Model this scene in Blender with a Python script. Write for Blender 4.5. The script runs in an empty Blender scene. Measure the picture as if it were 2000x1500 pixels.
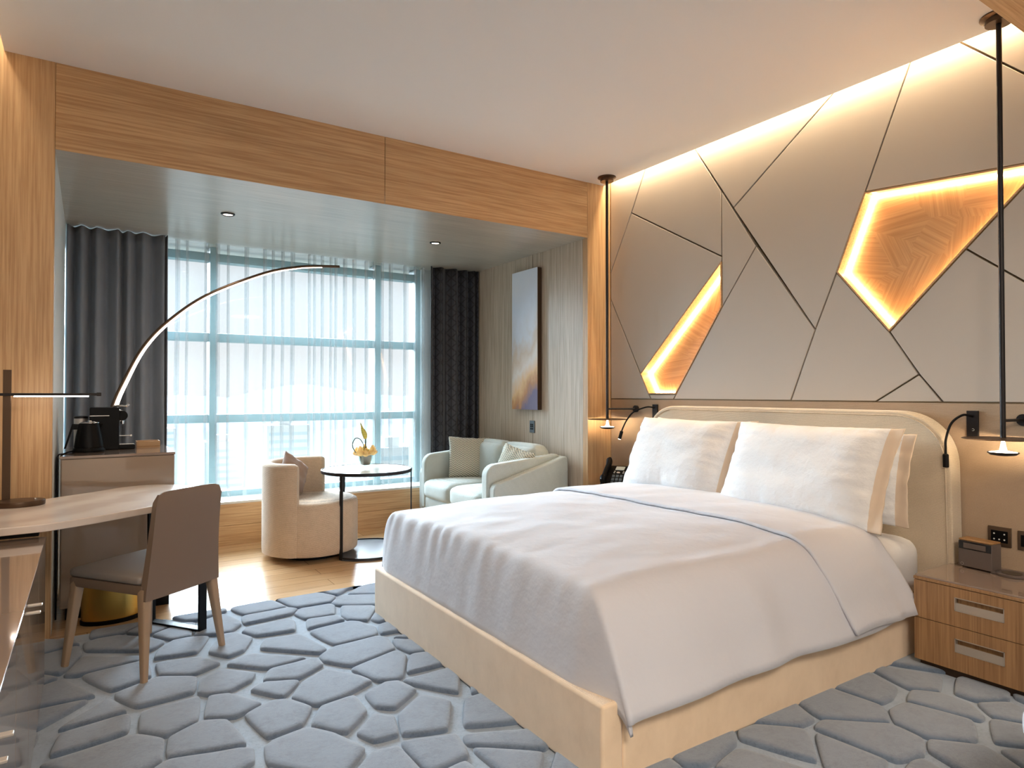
import bpy, bmesh, math, random
from mathutils import Vector, Matrix, noise
C = bpy.context.scene.collection
S = bpy.context.scene
R = math.radians
PI = math.pi

# ------------------------------------------------------------------ camera, world, light, exposure
cd = bpy.data.cameras.new('camera'); cam = bpy.data.objects.new('camera', cd); C.objects.link(cam)
cam.location = (0, 0, 1.2); cam.rotation_euler = (R(90.8), 0, R(-32.9))
cd.sensor_width = 36; cd.lens = 1276/2000*36; cd.clip_start = 0.02; cd.clip_end = 3000
S.camera = cam
S.view_settings.view_transform = 'Standard'; S.view_settings.look = 'None'
S.view_settings.gamma = 1; S.view_settings.use_curve_mapping = False
S.view_settings.exposure = 0.62
S.cycles.max_bounces = 9; S.cycles.diffuse_bounces = 5; S.cycles.transparent_max_bounces = 24
S.cycles.sample_clamp_indirect = 6; S.cycles.caustics_reflective = False; S.cycles.caustics_refractive = False

w = bpy.data.worlds.new('world'); S.world = w; w.use_nodes = True
wn = w.node_tree.nodes; wl = w.node_tree.links
bg = wn['Background']
tc = wn.new('ShaderNodeTexCoord'); sp = wn.new('ShaderNodeSeparateXYZ'); cr = wn.new('ShaderNodeValToRGB')
wl.new(tc.outputs['Generated'], sp.inputs[0]); wl.new(sp.outputs[2], cr.inputs[0]); wl.new(cr.outputs[0], bg.inputs[0])
cr.color_ramp.elements[0].position = 0.0; cr.color_ramp.elements[0].color = (1.0, 0.97, 0.98, 1)
cr.color_ramp.elements[1].position = 0.5; cr.color_ramp.elements[1].color = (0.74, 0.88, 1.0, 1)
bg.inputs[1].default_value = .72

def lamp(name, kind, loc, energy, col, rot=(0, 0, 0), size=None, size_y=None, spread=None, spot=None, blend=.5, radius=None):
    l = bpy.data.lights.new(name, kind); l.energy = energy; l.color = col
    o = bpy.data.objects.new(name, l); C.objects.link(o); o.location = loc; o.rotation_euler = rot
    if kind == 'AREA':
        l.shape = 'RECTANGLE' if size_y else 'DISK'; l.size = size
        if size_y: l.size_y = size_y
        if spread: l.spread = spread
    if kind == 'SPOT': l.spot_size = spot; l.spot_blend = blend
    if radius is not None and kind in ('POINT', 'SPOT'): l.shadow_soft_size = radius
    return o
WARM = (1.0, .76, .48); AMBER = (1.0, .60, .26); NEUT = (1.0, .88, .74); DAY = (.74, .88, 1.0)
# hazy daylight entering from the window side
sun = lamp('hazy_sun', 'SUN', (0, 12, 8), 36.0, DAY, rot=(R(-66), 0, R(4)))
sun.data.angle = R(60)
po = lamp('window_portal', 'AREA', (1.3, 6.05, 1.37), 1, (1, 1, 1), rot=(R(-90), 0, 0), size=2.8, size_y=2.1)
po.data.cycles.is_portal = True
# cove above the headboard wall and along the left wall
lamp('cove_light_headboard', 'AREA', (3.418, 2.0, 2.935), 34, WARM, rot=(0, R(-12), 0), size=.03, size_y=3.7)
lamp('cove_light_left', 'AREA', (-.385, 1.6, 2.92), 9, WARM, rot=(0, 0, 0), size=.03, size_y=4.5)

# ------------------------------------------------------------------ node helpers
def new_mat(name):
    m = bpy.data.materials.new(name); m.use_nodes = True
    return m, m.node_tree.nodes, m.node_tree.links, m.node_tree.nodes['Principled BSDF']
def rgb(r, g, b):
    f = lambda c: ((c/255+.055)/1.055)**2.4 if c/255 > .04045 else c/255/12.92
    return (f(r), f(g), f(b), 1)
def plain(name, col, rough=.5, metal=0., spec=.5, coat=0.):
    m, n, l, b = new_mat(name)
    b.inputs['Base Color'].default_value = col; b.inputs['Roughness'].default_value = rough
    b.inputs['Metallic'].default_value = metal; b.inputs['Specular IOR Level'].default_value = spec
    b.inputs['Coat Weight'].default_value = coat
    return m
def mapping(n, l, scale, coord='Object', rot=(0, 0, 0)):
    t = n.new('ShaderNodeTexCoord'); mp = n.new('ShaderNodeMapping')
    mp.inputs['Scale'].default_value = scale; mp.inputs['Rotation'].default_value = rot
    l.new(t.outputs[coord], mp.inputs[0]); return mp.outputs[0]
def noise_tex(n, l, vec, scale, detail=3, rough=.5):
    t = n.new('ShaderNodeTexNoise'); t.inputs['Scale'].default_value = scale
    t.inputs['Detail'].default_value = detail; t.inputs['Roughness'].default_value = rough
    l.new(vec, t.inputs[0]); return t.outputs[0]
def ramp(n, l, fac, stops):
    r = n.new('ShaderNodeValToRGB'); e = r.color_ramp.elements
    while len(e) < len(stops): e.new(.5)
    for i, (p, c) in enumerate(stops): e[i].position = p; e[i].color = c
    l.new(fac, r.inputs[0]); return r.outputs[0]
def bump(n, l, b, h, strength=.3, dist=.002):
    bp = n.new('ShaderNodeBump'); bp.inputs['Strength'].default_value = strength; bp.inputs['Distance'].default_value = dist
    l.new(h, bp.inputs['Height']); l.new(bp.outputs[0], b.inputs['Normal'])
def mixc(n, l, fac, a, b, mode='MIX'):
    m = n.new('ShaderNodeMix'); m.data_type = 'RGBA'; m.blend_type = mode
    if isinstance(fac, float): m.inputs[0].default_value = fac
    else: l.new(fac, m.inputs[0])
    for i, v in ((6, a), (7, b)):
        if isinstance(v, tuple): m.inputs[i].default_value = v
        else: l.new(v, m.inputs[i])
    return m.outputs[2]
def oak(name, axis, light=(205, 170, 128), dark=(176, 138, 96), rough=.45, coat=0.):
    m, n, l, b = new_mat(name)
    sc = [110, 110, 110]; sc['xyz'.index(axis)] = 2.6
    v = mapping(n, l, sc)
    f = noise_tex(n, l, v, 1.0, 4, .6)
    sc2 = [9, 9, 9]; sc2['xyz'.index(axis)] = .5
    v2 = mapping(n, l, sc2); g = noise_tex(n, l, v2, 1.0, 3, .6)
    c1 = ramp(n, l, f, [(.35, rgb(*dark)), (.62, rgb(*light))])
    c2 = ramp(n, l, g, [(.3, (.90, .89, .88, 1)), (.7, (1.04, 1.03, 1.02, 1))])
    l.new(mixc(n, l, 1.0, c1, c2, 'MULTIPLY'), b.inputs['Base Color'])
    b.inputs['Roughness'].default_value = rough; b.inputs['Coat Weight'].default_value = coat; b.inputs['Coat Roughness'].default_value = .2
    bump(n, l, b, f, .12, .001); return m
def fabric(name, c1, c2, scale=500, rough=.9, bs=.35, sheen=.3, blotch=6., bl=.35, vs=1.):
    m, n, l, b = new_mat(name)
    v = mapping(n, l, (1, 1, 1))
    f = noise_tex(n, l, v, scale, 2, .7); g = noise_tex(n, l, mapping(n, l, (1, 1, vs)), blotch, 4, .65)
    w1 = n.new('ShaderNodeTexWave'); w1.inputs['Scale'].default_value = scale*.35; w1.bands_direction = 'Z'; w1.inputs['Distortion'].default_value = 3
    l.new(v, w1.inputs[0])
    h = n.new('ShaderNodeMath'); h.operation = 'ADD'; l.new(f, h.inputs[0]); l.new(w1.outputs[1], h.inputs[1])
    h2 = n.new('ShaderNodeMath'); h2.operation = 'MULTIPLY_ADD'; l.new(h.outputs[0], h2.inputs[0]); h2.inputs[1].default_value = .45; gg = n.new('ShaderNodeMath'); gg.operation = 'MULTIPLY_ADD'; l.new(g, gg.inputs[0]); gg.inputs[1].default_value = bl; gg.inputs[2].default_value = .495-.5*bl; l.new(gg.outputs[0], h2.inputs[2])
    l.new(ramp(n, l, h2.outputs[0], [(.55, rgb(*c1)), (1.2, rgb(*c2))]), b.inputs['Base Color'])
    b.inputs['Roughness'].default_value = rough; b.inputs['Sheen Weight'].default_value = sheen; b.inputs['Specular IOR Level'].default_value = .2
    bump(n, l, b, h.outputs[0], bs, .0015); return m
def emit(name, col, strength):
    m, n, l, b = new_mat(name)
    b.inputs['Base Color'].default_value = (.8, .8, .8, 1)
    b.inputs['Emission Color'].default_value = (*col, 1); b.inputs['Emission Strength'].default_value = strength
    return m

M = {}
M['oak_v'] = oak('oak_vertical_grain', 'z'); M['oak_h'] = oak('oak_horizontal_grain', 'x')
M['oak_y'] = oak('oak_depth_grain', 'y')
M['oak_grey'] = oak('pale_oak_veneer', 'z', (196, 182, 164), (166, 150, 130))
M['oak_soffit'] = oak('satin_oak_soffit', 'x', (186, 176, 162), (160, 150, 136), .30, .2)
M['oak_drawer'] = oak('oak_drawer_front', 'z', (168, 130, 90), (138, 102, 68))
M['white'] = plain('ceiling_paint', rgb(236, 234, 232), .9)
M['wall_paint'] = plain('wall_paint', rgb(215, 205, 192), .9)
M['jamb'] = plain('pale_jamb', rgb(205, 208, 206), .5)
def leather(name, c, r=.5, s=.08):
    m, n, l, b = new_mat(name); v = mapping(n, l, (1, 1, 1))
    f = noise_tex(n, l, v, 400, 3, .6)
    b.inputs['Base Color'].default_value = rgb(*c); b.inputs['Roughness'].default_value = r
    bump(n, l, b, f, s, .001); return m
M['panel'] = leather('taupe_leather', (184, 174, 162), .55)
M['groove'] = plain('bronze_groove', rgb(110, 90, 62), .45, .3)
M['wainscot'] = fabric('tan_linen_wallcover', (150, 128, 106), (186, 162, 136), 260, .9, .5)
M['dark'] = plain('dark_metal', rgb(40, 37, 38), .42, .6)
M['black'] = plain('black_plastic', rgb(8, 8, 10), .45, 0, .15)
M['bronze'] = plain('bronze_metal', rgb(88, 70, 56), .35, .8)
M['chrome'] = plain('polished_chrome', rgb(225, 225, 225), .12, 1.)
M['steel'] = plain('satin_steel', rgb(205, 200, 196), .42, .7)
M['pewter'] = plain('pewter_handle', rgb(190, 180, 168), .35, .55)
M['taupe_gloss'] = plain('taupe_lacquer', rgb(150, 130, 112), .12, 0, .6, .4)
M['taupe_top'] = plain('taupe_glass_top', rgb(140, 122, 110), .08, 0, .6, .6)
M['frame_teal'] = plain('window_frame_paint', rgb(122, 150, 152), .4)
M['headboard'] = fabric('beige_chenille', (172, 154, 130), (218, 202, 178), 220, .9, .6)
M['bedbase'] = fabric('champagne_velvet', (206, 178, 144), (240, 214, 182), 600, .75, .2, .5, 11., .65, .7)
M['sofa'] = fabric('sage_boucle', (140, 147, 142), (190, 197, 192), 220, .9, .7)
M['arm'] = fabric('tan_linen_weave', (140, 116, 94), (214, 190, 164), 190, .9, .8, .3, 20.)
M['cushion_rust'] = fabric('mauve_brown_cloth', (132, 108, 96), (158, 132, 116), 400, .8, .3)
M['drape'] = fabric('charcoal_drape', (94, 100, 112), (130, 136, 146), 500, .95, .3, .2)
M['chair'] = leather('taupe_chair_leather', (124, 104, 88), .5)
M['chair_seat'] = leather('grey_seat_leather', (142, 134, 128), .45)
M['chair_leg'] = leather('tan_leg_leather', (164, 138, 112), .5)
M['brass'] = plain('brushed_brass', rgb(196, 160, 84), .32, .85)
M['cork'] = oak('cork_top', 'y', (172, 132, 84), (132, 92, 52))
M['radio'] = plain('taupe_plastic', rgb(98, 86, 80), .45)
M['screen'] = plain('dark_screen', rgb(14, 14, 16), .1)
M['gold_rose'] = fabric('apricot_petal', (232, 190, 108), (244, 212, 146), 200, .6, .1)
M['leaf'] = fabric('green_leaf', (92, 128, 44), (150, 178, 72), 120, .5, .1)
M['stem'] = plain('dark_green_stem', rgb(46, 66, 44), .45)
M['calla'] = fabric('yellow_green_calla', (150, 148, 52), (206, 190, 96), 60, .5, .1)
M['soil'] = plain('dark_filling', rgb(62, 46, 36), .8)
M['lcd'] = plain('pale_display', rgb(196, 208, 208), .3)
M['icon'] = plain('white_marking', rgb(225, 225, 220), .5)
M['outlet'] = plain('bronze_switch_plate', rgb(92, 74, 58), .35, .5)
M['grey_plate'] = plain('grey_switch_plate', rgb(96, 104, 110), .35, .4)
M['sill'] = plain('pale_sill_stone', rgb(206, 206, 202), .35)
# white linen
m, n, l, b = new_mat('white_linen'); v = mapping(n, l, (1, 1, 1)); f = noise_tex(n, l, v, 7, 4, .55)
b.inputs['Base Color'].default_value = rgb(202, 202, 208); b.inputs['Roughness'].default_value = .8; b.inputs['Sheen Weight'].default_value = .2
b.inputs['Specular IOR Level'].default_value = .2
bump(n, l, b, f, .35, .02); M['linen'] = m
m, n, l, b = new_mat('white_linen_crumpled'); v = mapping(n, l, (1, 1, 1)); f = noise_tex(n, l, v, 14, 5, .6)
b.inputs['Base Color'].default_value = rgb(222, 221, 221); b.inputs['Roughness'].default_value = .8; b.inputs['Specular IOR Level'].default_value = .2
bump(n, l, b, f, .5, .015); M['linen2'] = m
M['flange'] = plain('warm_tinted_cream_edge', rgb(208, 188, 166), .8)  # cream hem, its colour pushed to tan to carry the warm lamplight
# floor boards
m, n, l, b = new_mat('oak_floorboards')
v = mapping(n, l, (1, 1, 1))
br = n.new('ShaderNodeTexBrick'); br.inputs['Scale'].default_value = 1.0; br.inputs['Brick Width'].default_value = 1.3; br.inputs['Row Height'].default_value = .14
br.inputs['Mortar Size'].default_value = .0015; br.inputs['Color1'].default_value = rgb(214, 178, 136); br.inputs['Color2'].default_value = rgb(198, 160, 118); br.inputs['Mortar'].default_value = rgb(120, 88, 56)
l.new(v, br.inputs[0])
v2 = mapping(n, l, (2, 40, 2)); f = noise_tex(n, l, v2, 1.5, 4, .6)
cc = ramp(n, l, f, [(.3, (.82, .8, .78, 1)), (.7, (1.06, 1.05, 1.04, 1))])
l.new(mixc(n, l, 1.0, br.outputs[0], cc, 'MULTIPLY'), b.inputs['Base Color']); b.inputs['Roughness'].default_value = .24
M['floor'] = m
def pile(name, c1, c2):
    m, n, l, b = new_mat(name); v = mapping(n, l, (1, 1, 1))
    f = noise_tex(n, l, v, 330, 5, .9); g = noise_tex(n, l, v, 14, 5, .8); k = noise_tex(n, l, v, 90, 4, .8)
    a = n.new('ShaderNodeMath'); a.operation = 'MULTIPLY_ADD'; l.new(k, a.inputs[0]); a.inputs[1].default_value = .9; l.new(g, a.inputs[2])
    l.new(ramp(n, l, a.outputs[0], [(.65, rgb(*c1)), (1.1, rgb(*c2))]), b.inputs['Base Color'])
    b.inputs['Roughness'].default_value = 1; b.inputs['Sheen Weight'].default_value = .6; b.inputs['Sheen Roughness'].default_value = .6; b.inputs['Specular IOR Level'].default_value = .1
    s = n.new('ShaderNodeMath'); s.operation = 'ADD'; l.new(f, s.inputs[0]); l.new(k, s.inputs[1])
    bump(n, l, b, s.outputs[0], .55, .003); return m
M['pile_low'] = pile('pale_blue_grey_pile', (108, 127, 147), (142, 160, 178))
M['pile_high'] = pile('slate_blue_pile', (78, 94, 113), (106, 122, 142))
# marble desk
def marble(name, c1, c2, rough=.25):
    m, n, l, b = new_mat(name); v = mapping(n, l, (1, 1, 1), rot=(0, 0, .6))
    f = noise_tex(n, l, v, 5, 8, .65); wv = n.new('ShaderNodeTexWave'); wv.inputs['Scale'].default_value = 1.2; wv.inputs['Distortion'].default_value = 9; wv.inputs['Detail'].default_value = 4
    l.new(v, wv.inputs[0]); a = n.new('ShaderNodeMath'); a.operation = 'MULTIPLY'; l.new(f, a.inputs[0]); l.new(wv.outputs[1], a.inputs[1])
    l.new(ramp(n, l, a.outputs[0], [(.05, rgb(*c1)), (.45, rgb(*c2))]), b.inputs['Base Color']); b.inputs['Roughness'].default_value = rough
    return m
M['marble'] = marble('beige_marble', (224, 210, 198), (208, 192, 178), .2)
M['table_marble'] = marble('cream_marble', (214, 202, 188), (186, 170, 152), .14)
M['base_stone'] = marble('grey_stone', (112, 116, 122), (84, 88, 96), .3)
# sheer: thin woven cloth
m, n, l, b = new_mat('sheer_voile'); n.remove(b); out = n['Material Output']
tr = n.new('ShaderNodeBsdfTransparent'); tr.inputs[0].default_value = (1, 1, 1, 1)
tl = n.new('ShaderNodeBsdfTranslucent'); tl.inputs[0].default_value = (.09, .115, .12, 1)
df = n.new('ShaderNodeBsdfDiffuse'); df.inputs[0].default_value = (.88, .95, .98, 1)
m1 = n.new('ShaderNodeMixShader'); m1.inputs[0].default_value = .5; l.new(tl.outputs[0], m1.inputs[1]); l.new(df.outputs[0], m1.inputs[2])
m2 = n.new('ShaderNodeMixShader'); m2.inputs[0].default_value = .24; l.new(tr.outputs[0], m2.inputs[1]); l.new(m1.outputs[0], m2.inputs[2])
l.new(m2.outputs[0], out.inputs[0]); M['sheer'] = m
def glassy(name, tint, g=.08):
    m, n, l, b = new_mat(name); n.remove(b); out = n['Material Output']
    tr = n.new('ShaderNodeBsdfTransparent'); tr.inputs[0].default_value = tint
    gl = n.new('ShaderNodeBsdfGlossy'); gl.inputs['Roughness'].default_value = .02
    mx = n.new('ShaderNodeMixShader'); mx.inputs[0].default_value = g
    l.new(tr.outputs[0], mx.inputs[1]); l.new(gl.outputs[0], mx.inputs[2]); l.new(mx.outputs[0], out.inputs[0]); return m
M['pane'] = glassy('window_glass', (.96, .98, .98, 1), .04)
M['vase'] = glassy('clear_vase_glass', (.80, .88, .86, 1), .16)
# dark drape with a lattice of leaf-shaped lines, drawn in the cloth's own UVs
m, n, l, b = new_mat('navy_lattice_drape')
uv = n.new('ShaderNodeUVMap'); sx = n.new('ShaderNodeSeparateXYZ'); l.new(uv.outputs[0], sx.inputs[0])
def mth(op, a, b_=None, c_=None):
    x = n.new('ShaderNodeMath'); x.operation = op
    for i, q in enumerate((a, b_, c_)):
        if q is None: continue
        if isinstance(q, (int, float)): x.inputs[i].default_value = q
        else: l.new(q, x.inputs[i])
    return x.outputs[0]
def fam(cx, cy):
    d = mth('ADD', mth('MULTIPLY', sx.outputs[0], cx), mth('MULTIPLY', sx.outputs[1], cy))
    return mth('ABSOLUTE', mth('SUBTRACT', mth('FRACT', d), .5))
q = 1/.055
mn = mth('MAXIMUM', fam(q, 0), mth('MAXIMUM', fam(q*.5, q*.866*.66), fam(-q*.5, q*.866*.66)))
ln = ramp(n, l, mn, [(.40, (0, 0, 0, 1)), (.455, (1, 1, 1, 1))])
l.new(mixc(n, l, ln, rgb(50, 50, 58), rgb(12, 14, 22)), b.inputs['Base Color']); b.inputs['Roughness'].default_value = .55; b.inputs['Sheen Weight'].default_value = .2
M['lattice'] = m
# herringbone cushion
m, n, l, b = new_mat('herringbone_cloth')
tcn = n.new('ShaderNodeTexCoord'); sx = n.new('ShaderNodeSeparateXYZ'); l.new(tcn.outputs['Object'], sx.inputs[0])
zz = mth('MULTIPLY', mth('ABSOLUTE', mth('SUBTRACT', mth('FRACT', mth('MULTIPLY', sx.outputs[0], 30)), .5)), 1.1)
st = mth('ABSOLUTE', mth('SUBTRACT', mth('FRACT', mth('ADD', mth('MULTIPLY', sx.outputs[2], 62), mth('MULTIPLY', zz, 1.6))), .5))
fc = ramp(n, l, st, [(.18, (0, 0, 0, 1)), (.3, (1, 1, 1, 1))])
l.new(mixc(n, l, fc, rgb(204, 196, 176), rgb(112, 118, 112)), b.inputs['Base Color']); b.inputs['Roughness'].default_value = .9
M['herring'] = m
# art canvas
m, n, l, b = new_mat('abstract_canvas'); v = mapping(n, l, (1, 1, 1), 'Object')
sx = n.new('ShaderNodeSeparateXYZ'); l.new(v, sx.inputs[0])
f = noise_tex(n, l, mapping(n, l, (3, 3.2, 1.6), 'Object', (R(40), 0, 0)), 1.5, 6, .6)
g = mth('ADD', mth('MULTIPLY_ADD', sx.outputs[2], .83, -.87), mth('MULTIPLY', mth('SUBTRACT', f, .5), .55))
g = mth('ADD', g, mth('MULTIPLY', mth('SUBTRACT', sx.outputs[1], 4.70), .55))
l.new(ramp(n, l, g, [(0, rgb(96, 84, 110)), (.10, rgb(168, 118, 70)), (.2, rgb(208, 170, 124)), (.34, rgb(206, 198, 190)), (.46, rgb(190, 170, 150)), (.58, rgb(196, 200, 208)), (.75, rgb(206, 214, 228)), (1, rgb(214, 220, 230))]), b.inputs['Base Color'])
b.inputs['Roughness'].default_value = .5; M['canvas'] = m
# parquet back of the wall recesses: triangles of oak with turned grain
m, n, l, b = new_mat('oak_marquetry')
v = mapping(n, l, (1, 1, 1)); vo = n.new('ShaderNodeTexVoronoi'); vo.inputs['Scale'].default_value = 4.2; l.new(v, vo.inputs[0])
ang = mth('MULTIPLY', mth('FRACT', mth('MULTIPLY', n.new('ShaderNodeSeparateColor').outputs[0], 1)), 1)
sc_ = n.new('ShaderNodeSeparateColor'); l.new(vo.outputs['Color'], sc_.inputs[0])
vr = n.new('ShaderNodeVectorRotate'); vr.rotation_type = 'X_AXIS'; l.new(v, vr.inputs['Vector'])
l.new(mth('MULTIPLY', sc_.outputs[0], 6.28), vr.inputs['Angle'])
mp = n.new('ShaderNodeMapping'); mp.inputs['Scale'].default_value = (1, 90, 2); l.new(vr.outputs[0], mp.inputs[0])
f = noise_tex(n, l, mp.outputs[0], 1.0, 4, .6)
l.new(ramp(n, l, f, [(.35, rgb(172, 136, 94)), (.65, rgb(196, 160, 116))]), b.inputs['Base Color']); b.inputs['Roughness'].default_value = .5
M['marquetry'] = m
M['led_amber'] = emit('amber_led', (1.0, .62, .30), 34)
M['led_white'] = emit('warm_white_led', (1.0, .84, .72), 8)
M['led_desk'] = emit('desk_led', (1.0, .86, .74), 30)
M['led_soft'] = emit('soft_white_led', (1.0, .80, .60), 12)

# ------------------------------------------------------------------ object helpers
def wm(o):
    m_ = Matrix.Translation(o.location) @ o.rotation_euler.to_matrix().to_4x4()
    return m_ if o.parent is None else wm(o.parent) @ o.matrix_parent_inverse @ m_
def link(name, bm, mats, parent=None, world=True, smooth=True, angle=35):
    me = bpy.data.meshes.new(name); bmesh.ops.recalc_face_normals(bm, faces=bm.faces); bm.to_mesh(me); bm.free()
    for m_ in (mats if isinstance(mats, list) else [mats]): me.materials.append(M[m_])
    if smooth:
        for p in me.polygons: p.use_smooth = True
        me.set_sharp_from_angle(angle=R(angle))
    o = bpy.data.objects.new(name, me); C.objects.link(o)
    if smooth and angle <= 60 and len(me.polygons) < 4000:
        wn_ = o.modifiers.new('weighted', 'WEIGHTED_NORMAL'); wn_.keep_sharp = True; wn_.weight = 80
    if parent is not None:
        o.parent = parent
        if world: o.matrix_parent_inverse = wm(parent).inverted()
    return o
def props(o, label=None, cat=None, group=None, kind=None):
    if label: o['label'] = label
    if cat: o['category'] = cat
    if group: o['group'] = group
    if kind: o['kind'] = kind
    return o
def thing(name, label, cat, loc, rz=0, group=None, rot=None):
    o = bpy.data.objects.new(name, None); C.objects.link(o); o.location = loc
    o.rotation_euler = rot if rot else (0, 0, rz); o.empty_display_size = .1
    return props(o, label, cat, group)
def struct(name, bm, mat, parent=None, **k):
    o = link(name, bm, mat, parent, **k)
    if parent is None: o['kind'] = 'structure'
    return o
def B(): return bmesh.new()
def box(bm, x0, x1, y0, y1, z0, z1, bev=0, seg=2, mi=0):
    r = bmesh.ops.create_cube(bm, size=1, matrix=Matrix.Translation(((x0+x1)/2, (y0+y1)/2, (z0+z1)/2)) @ Matrix.Diagonal((x1-x0, y1-y0, z1-z0, 1)))
    fs = list({f for v_ in r['verts'] for f in v_.link_faces}); es = list({e for v_ in r['verts'] for e in v_.link_edges})
    if bev:
        g = bmesh.ops.bevel(bm, geom=es, offset=bev, segments=seg, profile=.5, affect='EDGES')
        fs = list({f for v_ in g['verts'] for f in v_.link_faces} | {f for f in fs if f.is_valid})
    for f in fs: f.material_index = mi
    return bm
def ring_loft(bm, rings, cap=True, closed=True, mi=0):
    vs = [[bm.verts.new(p) for p in r] for r in rings]
    n_ = len(rings[0])
    for a, b_ in zip(vs, vs[1:]):
        for i in range(n_ if closed else n_-1):
            j = (i+1) % n_
            try: bm.faces.new((a[i], a[j], b_[j], b_[i])).material_index = mi
            except ValueError: pass
    if cap:
        for r in (vs[0], vs[-1]):
            try: bm.faces.new(r).material_index = mi
            except ValueError: pass
    return bm
def frame(d):
    d = d.normalized(); a = Vector((0, 0, 1)) if abs(d.z) < .95 else Vector((1, 0, 0))
    u = d.cross(a).normalized(); return u, d.cross(u).normalized()
def tube(bm, pts, r, n_=10, cap=True, mi=0):
    pts = [Vector(p) for p in pts]; rs = r if isinstance(r, (list, tuple)) else [r]*len(pts)
    u = None; rings = []
    for i, p in enumerate(pts):
        d = (pts[min(i+1, len(pts)-1)]-pts[max(i-1, 0)]).normalized()
        if u is None: u, v_ = frame(d)
        else: u = (u-d*u.dot(d)).normalized(); v_ = d.cross(u)
        rings.append([p+(u*math.cos(t)+v_*math.sin(t))*rs[i] for t in [2*PI*k/n_ for k in range(n_)]])
    return ring_loft(bm, rings, cap, mi=mi)
def cyl(bm, p0, p1, r0, r1=None, n_=20, mi=0): return tube(bm, [p0, p1], [r0, r0 if r1 is None else r1], n_, mi=mi)
def lathe(bm, prof, c=(0, 0, 0), n_=32, sx=1, sy=1, mi=0, cap=True):
    return ring_loft(bm, [[(c[0]+r*sx*math.cos(2*PI*k/n_), c[1]+r*sy*math.sin(2*PI*k/n_), c[2]+z) for k in range(n_)] for r, z in prof], cap, mi=mi)
def prism(bm, poly, d, mi=0, bev=0):
    d = Vector(d); a = [bm.verts.new(p) for p in poly]; b_ = [bm.verts.new(Vector(p)+d) for p in poly]; n_ = len(a)
    fs = [bm.faces.new(a), bm.faces.new(b_[::-1])]+[bm.faces.new((a[i], a[(i+1) % n_], b_[(i+1) % n_], b_[i])) for i in range(n_)]
    for f in fs: f.material_index = mi
    if bev:
        bmesh.ops.recalc_face_normals(bm, faces=fs)
        bmesh.ops.bevel(bm, geom=list(fs[0].edges)+list(fs[1].edges), offset=bev, segments=3, profile=.5, affect='EDGES')
    return bm
def inset_poly(P, d):
    A = sum(P[i][0]*P[(i+1) % len(P)][1]-P[(i+1) % len(P)][0]*P[i][1] for i in range(len(P)))
    if A < 0: P = P[::-1]
    n_ = len(P); out = []
    for i in range(n_):
        a, b_, c = Vector(P[i-1]), Vector(P[i]), Vector(P[(i+1) % n_])
        e1 = (b_-a).normalized(); e2 = (c-b_).normalized()
        n1 = Vector((-e1.y, e1.x)); n2 = Vector((-e2.y, e2.x)); h = (n1+n2); h = h/max(h.dot(n1), .25) if h.length > 1e-6 else n1
        di = d[i] if isinstance(d, list) else d
        out.append(b_+h*di)
    return [(p.x, p.y) for p in out]
def spline(P, k=8):
    P = [Vector(p) for p in P]; Q = [P[0]*2-P[1]]+P+[P[-1]*2-P[-2]]; out = []
    for i in range(1, len(Q)-2):
        for j in range(k):
            t = j/k; a, b_, c, d = Q[i-1:i+3]
            out.append(.5*((2*b_)+(c-a)*t+(2*a-5*b_+4*c-d)*t*t+(3*b_-a-3*c+d)*t**3))
    return out+[P[-1]]
def soft_box(bm, x0, x1, y0, y1, z0, z1, bev=.04, puff=.02, axis=2, n_=10, seed=0):
    """upholstered block: dense rounded box bulging along every axis"""
    r = bmesh.ops.create_cube(bm, size=2); vs = r['verts']; es = list({e for v_ in vs for e in v_.link_edges})
    g = bmesh.ops.subdivide_edges(bm, edges=es, cuts=n_, use_grid_fill=True)
    allv = list({v_ for f in bm.faces for v_ in f.verts if v_.tag is False})
    hx, hy, hz = (x1-x0)/2, (y1-y0)/2, (z1-z0)/2; c = Vector(((x0+x1)/2, (y0+y1)/2, (z0+z1)/2))
    h = (hx, hy, hz); b_ = min(bev, min(h)*.98)
    for v_ in allv:
        p = v_.co.copy(); q = Vector([max(-1, min(1, a)) for a in p])
        # spread samples towards the edges so the rounding is well resolved
        q = Vector([math.copysign(1-(1-abs(a))**1.6, a) for a in q])
        s = Vector([q[i]*h[i] for i in range(3)])
        inner = Vector([max(-(h[i]-b_), min(h[i]-b_, s[i])) for i in range(3)])
        d = s-inner
        s = inner+d.normalized()*b_ if d.length > 1e-9 else s
        k = [1-q[i]**4 for i in range(3)]
        for i in range(3):
            o = [j for j in range(3) if j != i]
            s[i] += math.copysign(1, q[i])*abs(q[i])**3*puff*k[o[0]]*k[o[1]]*(1 if i == axis else .5)
        s += Vector((0, 0, 1))*.0
        v_.co = c+s; v_.tag = True
    return bm

# ------------------------------------------------------------------ the room shell
XL, XR, YF, ZC = -.42, 3.45, 3.906, 2.83      # left wall, right wall, window-side wood wall, ceiling
NX0, NX1, NZ, YP, ZP = -.15, 3.222, 2.40, 5.55, .345   # niche sides, soffit, platform front and top
bm = B(); box(bm, XL-.4, XR+.4, -2.8, 6.0, -.1, 0); struct('floor', bm, 'floor')
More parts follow.
